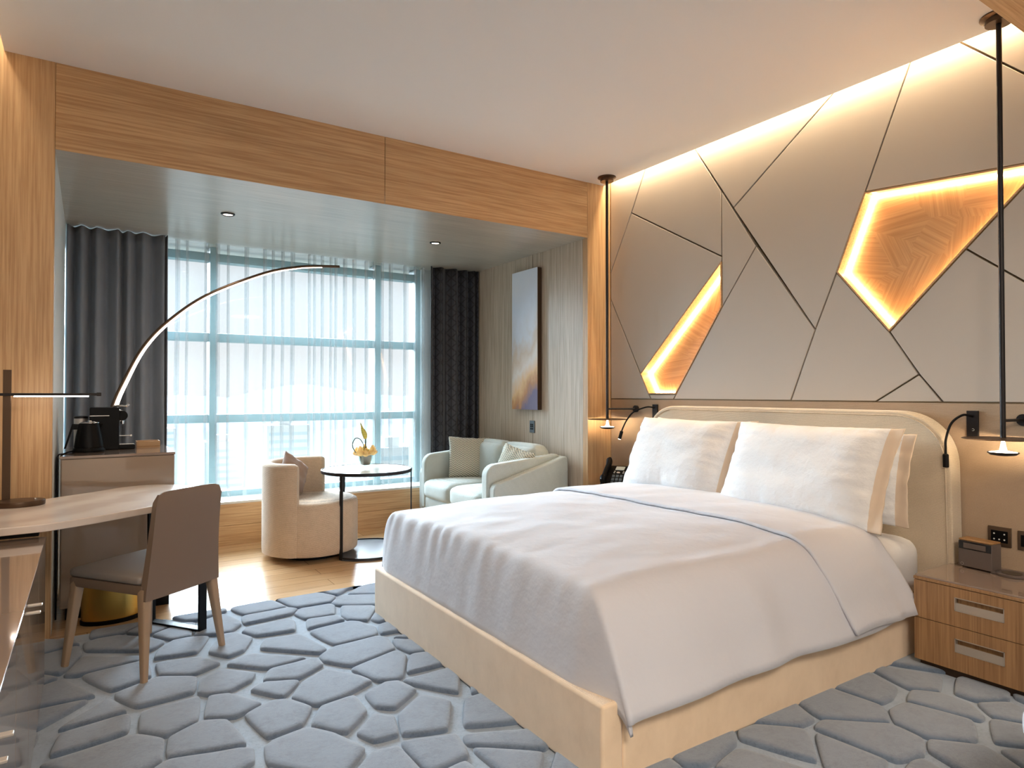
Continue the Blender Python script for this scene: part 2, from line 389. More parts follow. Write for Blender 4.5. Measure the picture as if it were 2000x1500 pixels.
# ceiling: main plane stopping short of the coves, raised cove tops, bulkhead behind the camera
bm = B(); box(bm, -.352, 3.388, 1.0, YF+.02, ZC, ZC+.03); box(bm, XL-.15, 3.56, 1.0, YF+.02, 2.97, 3.02)
box(bm, XL-.1, XR+.1, -2.8, .55, 2.62, 2.68)
struct('ceiling', bm, 'white')
bm = B(); box(bm, XL, XR-.001, .55, 1.036, 2.6, 3.0, .002, 1); struct('trim_1', bm, 'oak_h')
bm = B(); box(bm, XL-.15, XL, -2.8, YF+.2, 0, 3.0); struct('wall_left', bm, 'wall_paint')
bm = B(); box(bm, XL-.1, XR+.1, -2.95, -2.8, 0, 3.0); struct('wall_back', bm, 'wall_paint')
# window-side wood wall: posts and header round the niche, with thin panel joints
wf = B(); box(wf, XL, NX0-.001, YF, YF+.06, 0, 2.97, .0015, 1, 0); box(wf, NX1, XR+.12, YF, YF+.06, 0, 2.97, .0015, 1, 0)
wo = struct('wall_window', wf, 'oak_v')
wf = B(); box(wf, NX0, 1.5645, YF, YF+.06, NZ, ZC, .0015, 1); box(wf, 1.5675, NX1-.002, YF, YF+.06, NZ, ZC, .0015, 1)
props(struct('header_panel', wf, 'oak_h', wo))
bm = B(); box(bm, NX0, NX1, YF+.06, YF+.1, NZ+.1, ZC+.1); struct('header_core', bm, 'groove', wo)
bm = B(); box(bm, NX0-.06, NX0, YF+.06, 6.1, 0, 2.9); struct('wall_niche_left', bm, 'jamb')
bm = B(); box(bm, NX1, NX1+.15, YF+.06, 6.1, 0, 2.9)
nr = struct('wall_niche_right', bm, 'oak_grey')
bm = B(); box(bm, NX1-.0012, NX1+.001, 4.648, 4.651, .0, NZ); struct('panel_joint', bm, 'groove', nr)
bm = B(); box(bm, NX0, NX1, YF+.002, 6.1, NZ, NZ+.05)
struct('ceiling_niche', bm, 'oak_soffit')
bm = B(); box(bm, NX0, NX1, YP, 6.0, 0, ZP-.02); box(bm, NX0, NX1, YP-.006, YP, .16, ZP-.02); box(bm, NX0, NX1, YP-.006, YP, .0, .155)
pf = struct('platform', bm, 'oak_h'); pf.name = 'trim_2'
bm = B(); box(bm, NX0, NX1, YP-.008, 6.0, ZP-.02, ZP, .004); struct('window_sill', bm, 'sill', pf)
# wall beyond the glazing, right of the window, behind the patterned drape
bm = B(); box(bm, 2.70, NX1, 5.79, 6.05, ZP, NZ); struct('wall_window_return', bm, 'jamb')
# window: frame members with real depth, panes in front of a deep mullion
wr = B()
yg = 5.90
for x, hw in ((.85, .028), (2.27, .03), (-.14, .03), (2.69, .04)): box(wr, x-hw, x+hw, yg-.08, yg+.08, ZP, NZ, .004)
w1 = link('window_1', wr, 'frame_teal'); w1['kind'] = 'structure'
bm = B()
for z, hh in ((.36, .03), (.99, .034), (1.66, .034), (2.32, .034)): box(bm, -.15, 2.70, yg-.05, yg+.06, z-hh, z+hh, .004)
link('transom', bm, 'frame_teal', w1)
for x0, x1 in ((-.11, .822), (.878, 2.24), (2.30, 2.65)):
    bm = B(); box(bm, x0, x1, yg-.006, yg+.006, ZP+.02, NZ); link('pane', bm, 'pane', w1, smooth=False)

# headboard wall: upholstered facets over a dark backing, two lit recesses
T = 2.955
P = {1: [(3.9, T), (3.466, T), (3.663, 2.57), (3.9, 2.148)],
     2: [(3.466, T), (3.102, T), (2.82, 2.52), (2.82, 2.09), (3.663, 2.57)],
     3: [(3.9, 2.148), (3.663, 2.57), (2.82, 2.09), (2.82, 2.06), (3.569, 1.344), (3.9, 1.944)],
     4: [(3.9, 1.944), (3.569, 1.344), (3.484, 1.192), (3.46, 1.155), (3.9, 1.155)],
     5: [(3.484, 1.192), (3.22, 1.192), (3.245, 1.155), (3.46, 1.155)],
     6: [(2.82, 2.52), (2.557, 2.11), (2.82, 1.759), (2.82, 2.06)],
     7: [(3.102, T), (1.925, T), (2.727, 2.385)],
     8: [(1.925, T), (1.613, T), (1.883, 2.268), (2.042, 1.865), (2.171, 1.56), (2.727, 2.385)],
     9: [(2.557, 2.11), (2.171, 1.56), (2.328, 1.155), (3.245, 1.155), (3.22, 1.192), (2.82, 1.759)],
     10: [(2.171, 1.56), (2.042, 1.865), (1.762, 1.515), (1.621, 1.293), (1.835, 1.155), (2.328, 1.155)],
     11: [(1.621, 1.293), (1.514, 1.155), (1.835, 1.155)],
     12: [(1.613, T), (1.517, T), (.6, 2.025), (.6, 1.7), (1.09, 2.203), (1.883, 2.268)],
     13: [(1.517, T), (.6, T), (.6, 2.025)],
     14: [(1.411, 1.878), (1.09, 2.203), (.6, 1.7), (.6, 1.21)],
     15: [(1.762, 1.515), (1.411, 1.878), (.6, 1.21), (.6, 1.155), (1.514, 1.155), (1.621, 1.293)]}
bm = B()
for k, p in P.items(): prism(bm, [(XR+.022, a, b_) for a, b_ in p], (.05, 0, 0))
box(bm, XR+.02, XR+.12, YF-.01, YF+.06, 0, 2.97)
box(bm, XR+.03, XR+.09, .6, YF, 0, 1.155)
box(bm, XR+.12, XR+.2, -2.8, 4.0, 0, 3.0); box(bm, XR, XR+.12, -2.8, .6, 0, 2.7)
wh = struct('wall_right', bm, 'groove', smooth=False)
for k, p in P.items():
    bm = B(); prism(bm, [(XR, a, b_) for a, b_ in inset_poly(p, .0042)], (.026, 0, 0), bev=.003)
    link('leather_panel', bm, 'panel', wh, angle=60)
bm = B(); box(bm, XR+.004, XR+.035, .6, 3.9, .0, 1.1515, .001)
link('linen_wainscot', bm, 'wainscot', wh)
bm = B(); box(bm, XR+.005, XR+.02, .6, 3.9, 1.1518, 1.1575); link('wainscot_trim', bm, 'groove', wh)
N1 = [(2.82, 2.06), (3.569, 1.344), (3.484, 1.192), (3.22, 1.192), (2.82, 1.759)]
N2 = [(1.883, 2.268), (1.09, 2.203), (1.411, 1.878), (1.762, 1.515), (2.042, 1.865)]
for N in (N1, N2):
    a0 = inset_poly(N, .001); a1 = inset_poly(N, .009)
    bm = B(); ring_loft(bm, [[(XR-.004, *p) for p in a1], [(XR-.004, *p) for p in a0], [(XR+.1, *p) for p in a0], [(XR+.1, *p) for p in a1], [(XR-.004, *p) for p in a1]], cap=False)
    rc = link('recess_frame', bm, 'oak_y', wh, smooth=False)
    bm = B(); prism(bm, [(XR+.09, *p) for p in a0], (.008, 0, 0))
    link('marquetry_panel', bm, 'marquetry', wh, smooth=False)
    b0 = inset_poly(N, .0095); b1 = inset_poly(N, .0175)
    bm = B(); ring_loft(bm, [[(XR+.074, *p) for p in b1], [(XR+.074, *p) for p in b0], [(XR+.088, *p) for p in b0], [(XR+.088, *p) for p in b1], [(XR+.074, *p) for p in b1]], cap=False)
    link('led_strip', bm, 'led_amber', wh, smooth=False)

# recessed downlights: niche soffit; then unseen fill lamps added behind the camera
def downlight(x, y, z, label, e, col, group, size=.05):
    t = thing('downlight', label, 'downlight', (x, y, z), group=group)
    bm = B(); lathe(bm, [(.030, -.004), (.034, -.010), (.043, -.006), (.045, .0), (.030, .0), (.030, -.004)], n_=28, cap=False); link('trim_ring', bm, 'dark', t, world=False)
    bm = B(); lathe(bm, [(.0295, -.0045), (.0295, -.001)], n_=24); link('lens', bm, 'led_soft', t, world=False)
    la = lamp('downlight_beam', 'SPOT', (x, y, z-.02), e, col, spot=R(110), blend=.8, radius=.03)
    return t
downlight(.77, 4.69, NZ-.001, 'recessed downlight in the wood soffit above the coffee corner, left of the two', 9, NEUT, None)
downlight(2.306, 4.69, NZ-.001, 'recessed downlight in the wood soffit nearer the sofa, right of the two', 9, NEUT, None)
for x, y, e, c_, s_ in ((2.4, -.9, 8, NEUT, .5), (.4, -1.1, 64, (1, .89, .77), 1.0)):
    la = lamp('unseen_fill_lamp', 'AREA', (x, y, 2.6), e, c_, size=s_)  # out of view; the large one is added to lift carpet and bed foot

# carpet: low pale pile with raised slate pebbles cut into it
def carpet():
    rnd = random.Random(7)
    x0, x1, y0, y1 = XL+.01, XR-.01, -.4, 3.865
    bm = B(); box(bm, x0, x1, -2.7, y1, 0, .010, mi=0)
    # jittered seeds
    cs = .235; pts = []
    nx = int((x1-x0)/cs)+3; ny = int((y1-y0)/cs)+3
    for i in range(-1, nx):
        for j in range(-1, ny):
            pts.append((x0+(i+.5*(j % 2)+rnd.uniform(-.47, .47))*cs, y0+(j+rnd.uniform(-.47, .47))*cs))
    # metric stretched along a wandering direction gives the long pebbles
    for i, (px, py) in enumerate(pts):
        poly = [(-.6, -.6), (.6, -.6), (.6, .6), (-.6, .6)]
        for j, (qx, qy) in enumerate(pts):
            if i == j: continue
            dx, dy = qx-px, qy-py
            d2 = math.hypot(dx, dy)
            if d2 > .8: continue
            g = random.Random(min(i, j)*9973+max(i, j)).random()
            gap = .003 if g < .4 else .005+.024*(g-.4)/.6
            nxn, nyn = dx/d2, dy/d2; lim = d2/2-gap
            new = []
            for k in range(len(poly)):
                a, b_ = poly[k], poly[(k+1) % len(poly)]
                da = a[0]*nxn+a[1]*nyn-lim; db = b_[0]*nxn+b_[1]*nyn-lim
                if da <= 0: new.append(a)
                if da*db < 0:
                    t = da/(da-db); new.append((a[0]+(b_[0]-a[0])*t, a[1]+(b_[1]-a[1])*t))
            poly = new
            if len(poly) < 3: break
        if len(poly) < 3: continue
        # drop very short edges then round the corners
        Q = [Vector(p) for p in poly]; k = 0
        while k < len(Q) and len(Q) > 3:
            if (Q[k]-Q[(k+1) % len(Q)]).length < .035:
                Q[k] = (Q[k]+Q[(k+1) % len(Q)])/2; del Q[(k+1) % len(Q)]; k = 0
            else: k += 1
        for it in range(3):
            W = []
            for a, b_ in zip(Q, Q[1:]+Q[:1]):
                f = .09 if it == 0 else .25
                W += [a.lerp(b_, f), a.lerp(b_, 1-f)]
            Q = W
        c = sum(Q, Vector((0, 0)))/len(Q)
        if px+c.x < x0-.1 or px+c.x > x1+.1 or py+c.y > y1+.1: continue
        cl = lambda v_, z: (min(max(v_.x+px, x0), x1), min(max(v_.y+py, y0-.3), y1), z)
        if len({(round(cl(v_, 0)[0], 4), round(cl(v_, 0)[1], 4)) for v_ in Q}) < len(Q)-6: 
            pass
        ins = lambda v_, s: c+(v_-c)*(1-s/max((v_-c).length, .03))
        rings = [[cl(v_, .009) for v_ in Q], [cl(v_, .019) for v_ in Q], [cl(ins(v_, .004), .023) for v_ in Q], [cl(ins(v_, .011), .0262) for v_ in Q], [cl(ins(v_, .03), .0275) for v_ in Q]]
        ring_loft(bm, rings, cap=True, mi=1)
    bmesh.ops.remove_doubles(bm, verts=bm.verts, dist=.0002)
    bmesh.ops.dissolve_degenerate(bm, edges=bm.edges, dist=.0001)
    o = link('carpet', bm, ['pile_low', 'pile_high'], angle=60)
    props(o, 'blue-grey wall-to-wall carpet carved with raised slate pebble shapes', 'carpet')
carpet()

# ------------------------------------------------------------------ drapes and sheer
def cloth_strip(path, z0, z1, nz, fn=None, uv=True, bm=None):
    bm = bm or B(); uvl = bm.loops.layers.uv.new('UVMap') if uv else None
    L = [0]
    for a, b_ in zip(path, path[1:]): L.append(L[-1]+math.hypot(b_[0]-a[0], b_[1]-a[1]))
    V = []
    for j in range(nz+1):
        t = j/nz; z = z1+(z0-z1)*t
        V.append([bm.verts.new((*(fn(x, y, z, t, s) if fn else (x, y)), z)) for (x, y), s in zip(path, L)])
    for j in range(nz):
        for i in range(len(path)-1):
            f = bm.faces.new((V[j][i], V[j][i+1], V[j+1][i+1], V[j+1][i]))
            if uv:
                for lp, (ii, jj) in zip(f.loops, ((i, j), (i+1, j), (i+1, j+1), (i, j+1))): lp[uvl].uv = (L[ii], z1+(z0-z1)*jj/nz)
    return bm
def pleats(x0, x1, yc, amp, wl_, seed, steps=14, over=0.):
    rnd = random.Random(seed); pts = []; x = x0
    while x < x1-1e-6:
        w_ = wl_*rnd.uniform(.7, 1.35); w_ = min(w_, x1-x) if x1-x < w_*1.5 else w_
        a = amp*rnd.uniform(.6, 1.1)
        for k in range(steps):
            t = 2*PI*k/steps
            pts.append((x+w_*k/steps+over*w_*math.sin(2*t)*.5, yc-a*math.cos(t)))
        x += w_
    pts.append((x1, yc-amp)); return pts
bm = cloth_strip(pleats(-.142, .492, 5.613, .05, .105, 3), ZP+.004, NZ-.004, 26, lambda x, y, z, t, s: (x+.006*math.sin(3*t+s*9)*t, y+.012*math.sin(s*7+t*4)*t))
o = link('drape', bm, 'drape', angle=180); props(o, 'heavy plain charcoal drape drawn to the left side of the window', 'curtain')
sm = o.modifiers.new('thickness', 'SOLIDIFY'); sm.thickness = .003
bm = cloth_strip(pleats(2.692, 3.208, 5.60, .036, .115, 11), ZP+.004, NZ-.004, 20, lambda x, y, z, t, s: (x, y+.006*math.sin(s*7+t*4)*t))
o = link('drape', bm, 'lattice', angle=180); props(o, 'black patterned drape with leaf lattice at the right side of the window, behind the sofa', 'curtain')
sm = o.modifiers.new('thickness', 'SOLIDIFY'); sm.thickness = .003
def sheer_path():
    rnd = random.Random(5); pts = []; x = .40
    while x < 2.66:
        flat = rnd.choice((.03, .06, .09, .12, .05)); n_ = 5
        for k in range(n_): pts.append((x+flat*k/n_, 5.70+.012*math.sin(k)))
        x += flat; w_ = rnd.uniform(.018, .034)      # an omega fold: cloth doubles back on itself
        for k in range(13):
            t = k/12; a = 2*PI*t
            pts.append((x+w_*(t*.75)+.55*w_*math.sin(2*a), 5.70+.012*math.sin(5)*(1-t)-.022*(1-math.cos(a))))
        x += w_*.75
    return pts
bm = cloth_strip(sheer_path(), ZP+.003, NZ-.004, 30, lambda x, y, z, t, s: (x+.014*noise.noise((x*2.5, z*1.4, 3))*t+.012*math.sin(s*11)*max(0, t-.93)/.07, y+.015*noise.noise((x*4, z*1.2, 7))*t-.025*max(0, t-.94)/.06*(.5+.5*math.sin(s*38))))
o = link('sheer_curtain', bm, 'sheer', angle=180); props(o, 'white sheer curtain with thin folds drawn across the whole window', 'curtain')

# ------------------------------------------------------------------ bed
bed = thing('bed', 'king bed with champagne velvet base and rounded beige headboard', 'bed', (2.3, 2.435, 0))
BX0, BX1, BY0, BY1, BZ = 1.295, 3.34, 1.505, 3.365, .262
bm = B(); box(bm, BX0, BX0+.085, BY0, BY1, .012, BZ, .012, 3); link('foot_rail', bm, 'bedbase', bed)
for a, b_ in ((BY0, BY0+.085), (BY1-.085, BY1)):
    bm = B(); box(bm, BX0+.084, BX1, a, b_, .012, BZ, .012, 3); link('side_rail', bm, 'bedbase', bed)
bm = B(); box(bm, BX0+.08, BX1, BY0+.08, BY1-.08, .05, .22); link('platform', bm, 'bedbase', bed)
def hb_outline(y0, y1, zt, r, n_=14, flare=.012):
    pts = [(y0, .02)]
    for k in range(n_+1):
        a = PI-PI/2*k/n_; pts.append((y0+r+flare+r*math.copysign(abs(math.cos(a))**.9, math.cos(a)), zt-r+r*abs(math.sin(a))**.9))
    for k in range(n_+1):
        a = PI/2-PI/2*k/n_; pts.append((y1-r-flare+r*abs(math.cos(a))**.9, zt-r+r*abs(math.sin(a))**.9))
    pts.append((y1, .02)); return pts
o1 = hb_outline(1.425, 3.412, 1.113, .27)
bm = B(); prism(bm, [(3.345, a, b_) for a, b_ in o1], (.100, 0, 0), bev=.012); hb = link('headboard', bm, 'headboard', bed, angle=50)
bm = B(); tube(bm, [(3.341, a, b_) for a, b_ in inset_poly(hb_outline(1.425, 3.412, 1.113, .27), .022)[::1]], .0028, 6, mi=0); link('piping', bm, 'headboard', hb)
bm = B(); soft_box(bm, 1.43, 3.335, BY0+.045, BY1-.045, .225, .520, .085, .004, n_=16); ma = link('mattress', bm, 'linen2', bed, angle=180)

def duvet(x0, x1, yl, yr, foot, nx=120, ny=140, ztop=0.):
    """cloth laid over the mattress: falls in a slope over both sides and, if foot, down inside the foot rail"""
    bm = B(); V = []
    hy0, hy1, hx = BY0-.042, BY1+.062, 1.324
    LS, LF = .43, .345
    def prof(t, H, V_, a, b_): t = min(max(t, 0), 1.05); return H*t**a, V_*t**b_
    for i in range(nx+1):
        row = []; u = i/nx
        a = -LF+(x1-x0+LF)*(u**.9) if foot else (x1-x0)*u
        for j in range(ny+1):
            v_ = j/ny*2-1; half = (yr-yl)/2; b_ = v_*(half+LS); yc = (yl+yr)/2
            db = max(0, abs(b_)-half)/LS; da = max(0, -a)/LF if foot else 0
            sy = 1 if b_ > 0 else -1; edge = yr if sy > 0 else yl
            H = abs((hy1 if sy > 0 else hy0)-edge)
            hs, vs_ = prof(db, H, .350, .65, 1.95)
            hf, vf = prof(da, x0-hx, .322, .5, 1.35)
            x = x0+max(a, 0)-hf; y = edge+sy*hs if db > 0 else yc+b_
            drop = (vs_**6+vf**6)**(1/6)
            c = da*db
            x += .055*c; drop += .012*c
            cx = max(0, min(1, (x-1.38)/.4))
            n_ = b_/half if db == 0 else 1
            crown = .560+.018*cx+.030*(1-min(1, abs(n_))**3)*(.4+.6*cx)
            z = crown+ztop-drop
            flat = max(0, 1-max(da, db)*4)
            z += noise.noise(Vector((x*2.2, y*1.8, 1)))*.012*(.3+.7*flat)+noise.noise(Vector((x*6, y*7, 4)))*.004*flat
            z += .006*abs(noise.noise(Vector((x*3.1+y*2.0, y*1.2-x, 8))))*flat
            if foot and da > 0 and db < .15:
                wv_ = math.sin(y*50+4*noise.noise(Vector((y*3, 0, 2))))*.0036*(.25+.75*max(0, (y-1.9)/1.4))*math.exp(-((da-.18)/.30)**2)
                wv_ += .004*noise.noise(Vector((y*9, z*1.5, 3)))*min(1, da*2)
                x -= wv_; z += wv_*.4
            if db > .1:
                k = min(1, (db-.1)/.5)
                y += sy*k*(.012*noise.noise(Vector((x*3.0, z*2.2, 9)))+.007*math.sin(x*13+3*noise.noise(Vector((x*2, 0, 5)))))
                z += k*(.012*noise.noise(Vector((x*3.2, 0, 12)))+.010*max(0, .5-abs((x-2.2)/.5))*db)
                # hem kicks outwards where it lies on the rail
                y += sy*.010*max(0, db-.85)/.15
            row.append(bm.verts.new((x, y, z)))
        V.append(row)
    for i in range(nx):
        for j in range(ny): bm.faces.new((V[i][j], V[i+1][j], V[i+1][j+1], V[i][j+1]))
    return bm
bm = duvet(1.395, 2.90, 1.715, 3.235, True)
dv = link('duvet', bm, 'linen', None, angle=180)
props(dv, 'plain white duvet spread over the bed and hanging over its sides', 'duvet')
sm = dv.modifiers.new('thickness', 'SOLIDIFY'); sm.thickness = .012; sm.offset = 1
bm = duvet(2.46, 2.965, 1.715, 3.235, False, nx=46, ztop=.016)
for v_ in bm.verts:      # the turned-down end widens towards the pillows as it falls
    if v_.co.z < .5 and v_.co.y < 2.4:
        k = (.5-v_.co.z)/.28; v_.co.x += k*(.10+.02*math.sin(v_.co.x*30)); v_.co.y -= .010*k; v_.co.z += .012*k*math.sin((v_.co.x-2.5)*9)
tf = link('turned_down_fold', bm, 'linen', dv, angle=180)
sm = tf.modifiers.new('thickness', 'SOLIDIFY'); sm.thickness = .014; sm.offset = 1

def pillow_mesh(w_, h_, t_, seed, n_=36, fl=0.):
    """pillow standing in local XZ, x = width, z = height from 0, y = thickness; fl = width of a flat hem at +x"""
    bm = B(); V = {}
    rnd = random.Random(seed); off = rnd.uniform(0, 50); u0 = 1-2*fl/w_
    for s in (-1, 1):
        for i in range(n_+1):
            for j in range(n_+1):
                u, v_ = i/n_*2-1, j/n_*2-1
                u = math.copysign(1-(1-abs(u))**1.35, u); v_ = math.copysign(1-(1-abs(v_))**1.35, v_)
                edge = i in (0, n_) or j in (0, n_)
                if s == 1 and edge: V[s, i, j] = V[-1, i, j]; continue
                px = w_/2*u*(1-.05*(1-v_*v_)*abs(u)**3); pz = h_/2*v_*(1-.05*(1-u*u)*abs(v_)**3)
                uu = u if fl == 0 else (-1+(u+1)*2/(1+u0))
                k = (max(0, (1-abs(uu)**4.2))**.62 if uu < 1 else 0)*max(0, (1-abs(v_)**4.0))**.62
                cr_ = abs(noise.noise(Vector((u*1.2+off, v_*6, 3*s))))*abs(uu)**3+abs(noise.noise(Vector((u*7+off, v_*1.2, 3*s))))*abs(v_)**3
                wr_ = (.009*noise.noise(Vector((u*2.5+off, v_*2.5, s)))-.030*cr_)*min(1, k*2)
                fz = .012*noise.noise(Vector((1, v_*4+off, 2)))*max(0, (u-u0)/(1-u0+1e-6)) if fl and u > u0 else 0
                V[s, i, j] = bm.verts.new((px+(.005*noise.noise(Vector((u, v_*5+off, 7))) if edge else 0), s*(t_/2*k+wr_+(.0025 if not edge else 0))+fz, pz+h_/2+(.008*noise.noise(Vector((u*3+off, v_, 0))) if edge else 0)))
        for i in range(n_):
            for j in range(n_):
                f = bm.faces.new((V[s, i, j], V[s, i+1, j], V[s, i+1, j+1], V[s, i, j+1]))
                um = (i+.5)/n_*2-1; um = math.copysign(1-(1-abs(um))**1.35, um)
                f.material_index = 1 if fl and um > u0 else 0
    return bm
def pillow(label, cx, cy, cz, w_, h_, t_, lean, seed, yaw=0, fl=.055):
    # local y axis (thickness) points along world X after the quarter turn; lean tips the top towards the headboard
    t = thing('pillow', label, 'pillow', (cx, cy, cz), rot=(Matrix.Rotation(yaw, 3, 'Z') @ Matrix.Rotation(lean, 3, 'Y') @ Matrix.Rotation(-PI/2, 3, 'Z')).to_euler())
    bm = pillow_mesh(w_, h_, t_, seed, 44, fl); pc = link('pillow_case', bm, ['linen2', 'flange'], t, world=False, angle=180)
    bm = B(); x0 = w_/2-fl*1.12
    tube(bm, [(x0-.05*w_/2*(1-v_*v_)*.9, -.006-(.0*t_), h_/2+v_*h_/2*.95) for v_ in [k/20*2-1 for k in range(1, 20)]], .0016, 5)
    link('stitch_line', bm, 'flange', pc, world=False)
    return t
pillow('white pillow at the back, on the phone side, mostly hidden behind the front pillow', 3.165, 2.80, .585, .80, .46, .11, R(11), 3)
pillow('white pillow at the back, on the alarm clock side, only its hemmed end showing', 3.165, 1.975, .575, .88, .44, .11, R(11), 4)
pillow('white pillow in front, upright on the phone side of the bed', 2.950, 2.825, .585, .82, .50, .20, R(25), 1)
pillow('white pillow in front with warm-tinted cream hemmed edge, on the alarm clock side of the bed', 2.925, 1.985, .575, .90, .51, .20, R(25), 2)

# ------------------------------------------------------------------ nightstands
def nightstand(label, x0, x1, y0, y1, h_):
    t = thing('nightstand', label, 'nightstand', ((x0+x1)/2, (y0+y1)/2, .0))
    bm = B(); box(bm, x0+.02, x1, y0, y1, .05, h_-.022, .001, 1); link('body', bm, 'oak_drawer', t)
    bm = B(); box(bm, x0+.03, x1, y0+.01, y1-.01, .010, .052); link('plinth', bm, 'bronze', t)
    bm = B(); box(bm, x0-.002, x1, y0-.002, y1+.002, h_-.020, h_-.008, .001, 1); box(bm, x0+.003, x1, y0+.003, y1-.003, h_-.008, h_, .001, 1, 1); link('top', bm, ['oak_drawer', 'taupe_top'], t)
    zm = .05+(h_-.022-.05)*.545-.005
    for za, zb in ((.052, zm-.0015), (zm+.0015, h_-.023)):
        yc, zc, hw, hh = (y0+y1)/2, za+(zb-za)*.58, .088, .028
        # drawer front with a real pocket cut for the pull
        bm = B()
        for a in ((y0, y1, za, zc-hh), (y0, y1, zc+hh, zb), (y0, yc-hw, zc-hh, zc+hh), (yc+hw, y1, zc-hh, zc+hh)): box(bm, x0, x0+.019, *a)
        d = link('drawer', bm, 'oak_drawer', t, smooth=False)
        bm = B()
        for a in ((yc-hw, yc+hw, zc+hh-.003, zc+hh), (yc-hw, yc+hw, zc-hh, zc-hh+.003), (yc-hw, yc-hw+.003, zc-hh, zc+hh), (yc+hw-.003, yc+hw, zc-hh, zc+hh)): box(bm, x0-.002, x0+.018, *a)
        prism(bm, [(x0+.001, yc-hw, zc-hh), (x0+.001, yc-hw, zc+.006), (x0+.004, yc-hw, zc+.006), (x0+.016, yc-hw, zc-hh)], (0, 2*hw, 0))
        link('handle', bm, 'pewter', d, smooth=False)
    return t
nightstand('oak two-drawer nightstand by the wall, carrying the alarm clock', 3.02, 3.452, .955, 1.447, .415)
nightstand('oak nightstand between bed and wood pillar, carrying the telephone', 3.02, 3.452, 3.44, 3.86, .455)

# alarm clock with a corked top and a wireless charging tray
t = thing('alarm_clock', 'grey-brown alarm clock with dark display and wood top on the nightstand', 'alarm clock', (3.345, 1.325, .415), R(-6))
bm = B(); box(bm, -.038, .038, -.07, .07, .006, .122, .006, 2); link('body', bm, 'radio', t, world=False)
bm = B(); box(bm, -.036, .036, -.068, .068, .122, .130, .002, 1); link('top', bm, 'cork', t, world=False)
bm = B(); box(bm, -.0395, -.036, -.066, .066, .085, .120, .001, 1); dp = link('display', bm, 'screen', t, world=False)
bm = B(); box(bm, -.0402, -.039, -.046, .046, .090, .113); link('lcd', bm, 'radio', dp, world=False)
bm = B(); tube(bm, [(-.0395, .052+.006*math.cos(k*PI/6), .018+.006*math.sin(k*PI/6)) for k in range(13)], .0006, 5); link('logo', bm, 'steel', t, world=False)
bm = B(); lathe(bm, [(.055, 0), (.058, .003), (.058, .010), (.052, .0125), (.040, .010), (.036, .0095)], (.005, -.125, 0), 36); box(bm, -.035, .038, -.12, -.06, 0, .010, .002, 1); link('charging_tray', bm, 'radio', t, world=False)
bm = B(); lathe(bm, [(.037, .0085), (.037, .0105)], (.005, -.125, 0), 32); link('charging_pad', bm, 'screen', t, world=False)

# telephone
t = thing('telephone', 'black desk telephone with pale display beside the pillows', 'telephone', (3.25, 3.63, .455), R(-60), rot=None); t.scale = (1.1, .95, 1.6)
bm = B(); prism(bm, [(-.085, -.10, .004), (-.085, .10, .004), (-.085, .10, .125), (-.085, -.02, .088), (-.085, -.10, .030)], (.17, 0, 0), bev=.006); ph = link('body', bm, 'black', t, world=False)
def slope(y): return .030+(y+.10)*.058/.08 if y < -.02 else .088+(y+.02)*.037/.12
bm = B(); tube(bm, [(-.062, y, slope(y)+.026+(-.010 if -.06 < y < .06 else 0)) for y in [-.09, -.075, -.05, 0, .05, .08, .098]], [.016, .022, .017, .014, .017, .022, .016], 12); link('handset', bm, 'black', t, world=False)
def on_slope(bm, x0, x1, y0, y1, h=.002):
    prism(bm, [(x0, y0, slope(y0)+.001), (x1, y0, slope(y0)+.001), (x1, y1, slope(y1)+.001), (x0, y1, slope(y1)+.001)], (0, -.3*h, h))
bm = B(); on_slope(bm, -.01, .05, .045, .085); link('display', bm, 'lcd', t, world=False, smooth=False)
bm = B(); lathe(bm, [(.012, 0), (.012, .004), (.008, .006)], (.02, .012, slope(.012)), 20)
for x, y in ((-.012, .022), (-.012, .006), (.05, .022), (.05, .006)): on_slope(bm, x, x+.01, y, y+.006, .003)
link('navigation_key', bm, 'steel', t, world=False)
bm = B()
for i in range(3):
    for j in range(3): on_slope(bm, -.012+i*.026, .006+i*.026, -.03-j*.02, -.018-j*.02, .003)
kp = link('keypad', bm, 'grey_plate', t, world=False)
bm = B(); tube(bm, spline([(-.062, -.09, .05), (-.08, -.13, .02), (-.05, -.15, .008), (-.01, -.12, .01), (.0, -.10, .02)], 6), .003, 6); link('cord', bm, 'black', t, world=False)

# switch and socket plates on walls
def plate(name, label, y0, y1, z0, z1, mat='outlet', icons=True, x=XR+.004, cat='switch', d=-1):
    t = thing(name, label, cat, (x, (y0+y1)/2, (z0+z1)/2))
    bm = B(); box(bm, x-.008, x, y0, y1, z0, z1, .0015, 1); link('plate', bm, mat, t)
    yc, zc = (y0+y1)/2, (z0+z1)/2; w_, h_ = (y1-y0), (z1-z0)
    bm = B(); box(bm, x-.0095, x-.007, y0+.14*w_, y1-.14*w_, z0+.2*h_, z1-.2*h_, .0005, 1); q = link('rocker', bm, 'black' if mat == 'outlet' else 'grey_plate', t)
    if icons:
        bm = B()
        for a in (-.22, 0, .22):
            for c in (-.14, .14):
                if (a, c) == (0, .14): continue
                lathe(bm, [(.0035, 0), (.0035, .001)], (0, 0, 0), 8)
                vs = bm.verts[:] if False else list(bm.verts)[-16:]
                for v_ in vs: v_.co = Vector((x-.0098-v_.co.z, yc+a*w_+v_.co.x, zc+c*h_+v_.co.y))
        link('button_mark', bm, 'icon', q)
    return t
plate('switch_plate', 'dark switch plate with white symbols on the wall above the alarm clock', 1.241, 1.331, .510, .598)
plate('socket_plate', 'dark socket plate at the right frame edge beside the switch plate', 1.132, 1.217, .508, .594, icons=False, cat='socket')
plate('socket_plate', 'bronze socket plate above the telephone, nearer the wood pillar', 3.700, 3.782, .535, .617, icons=False, cat='socket')
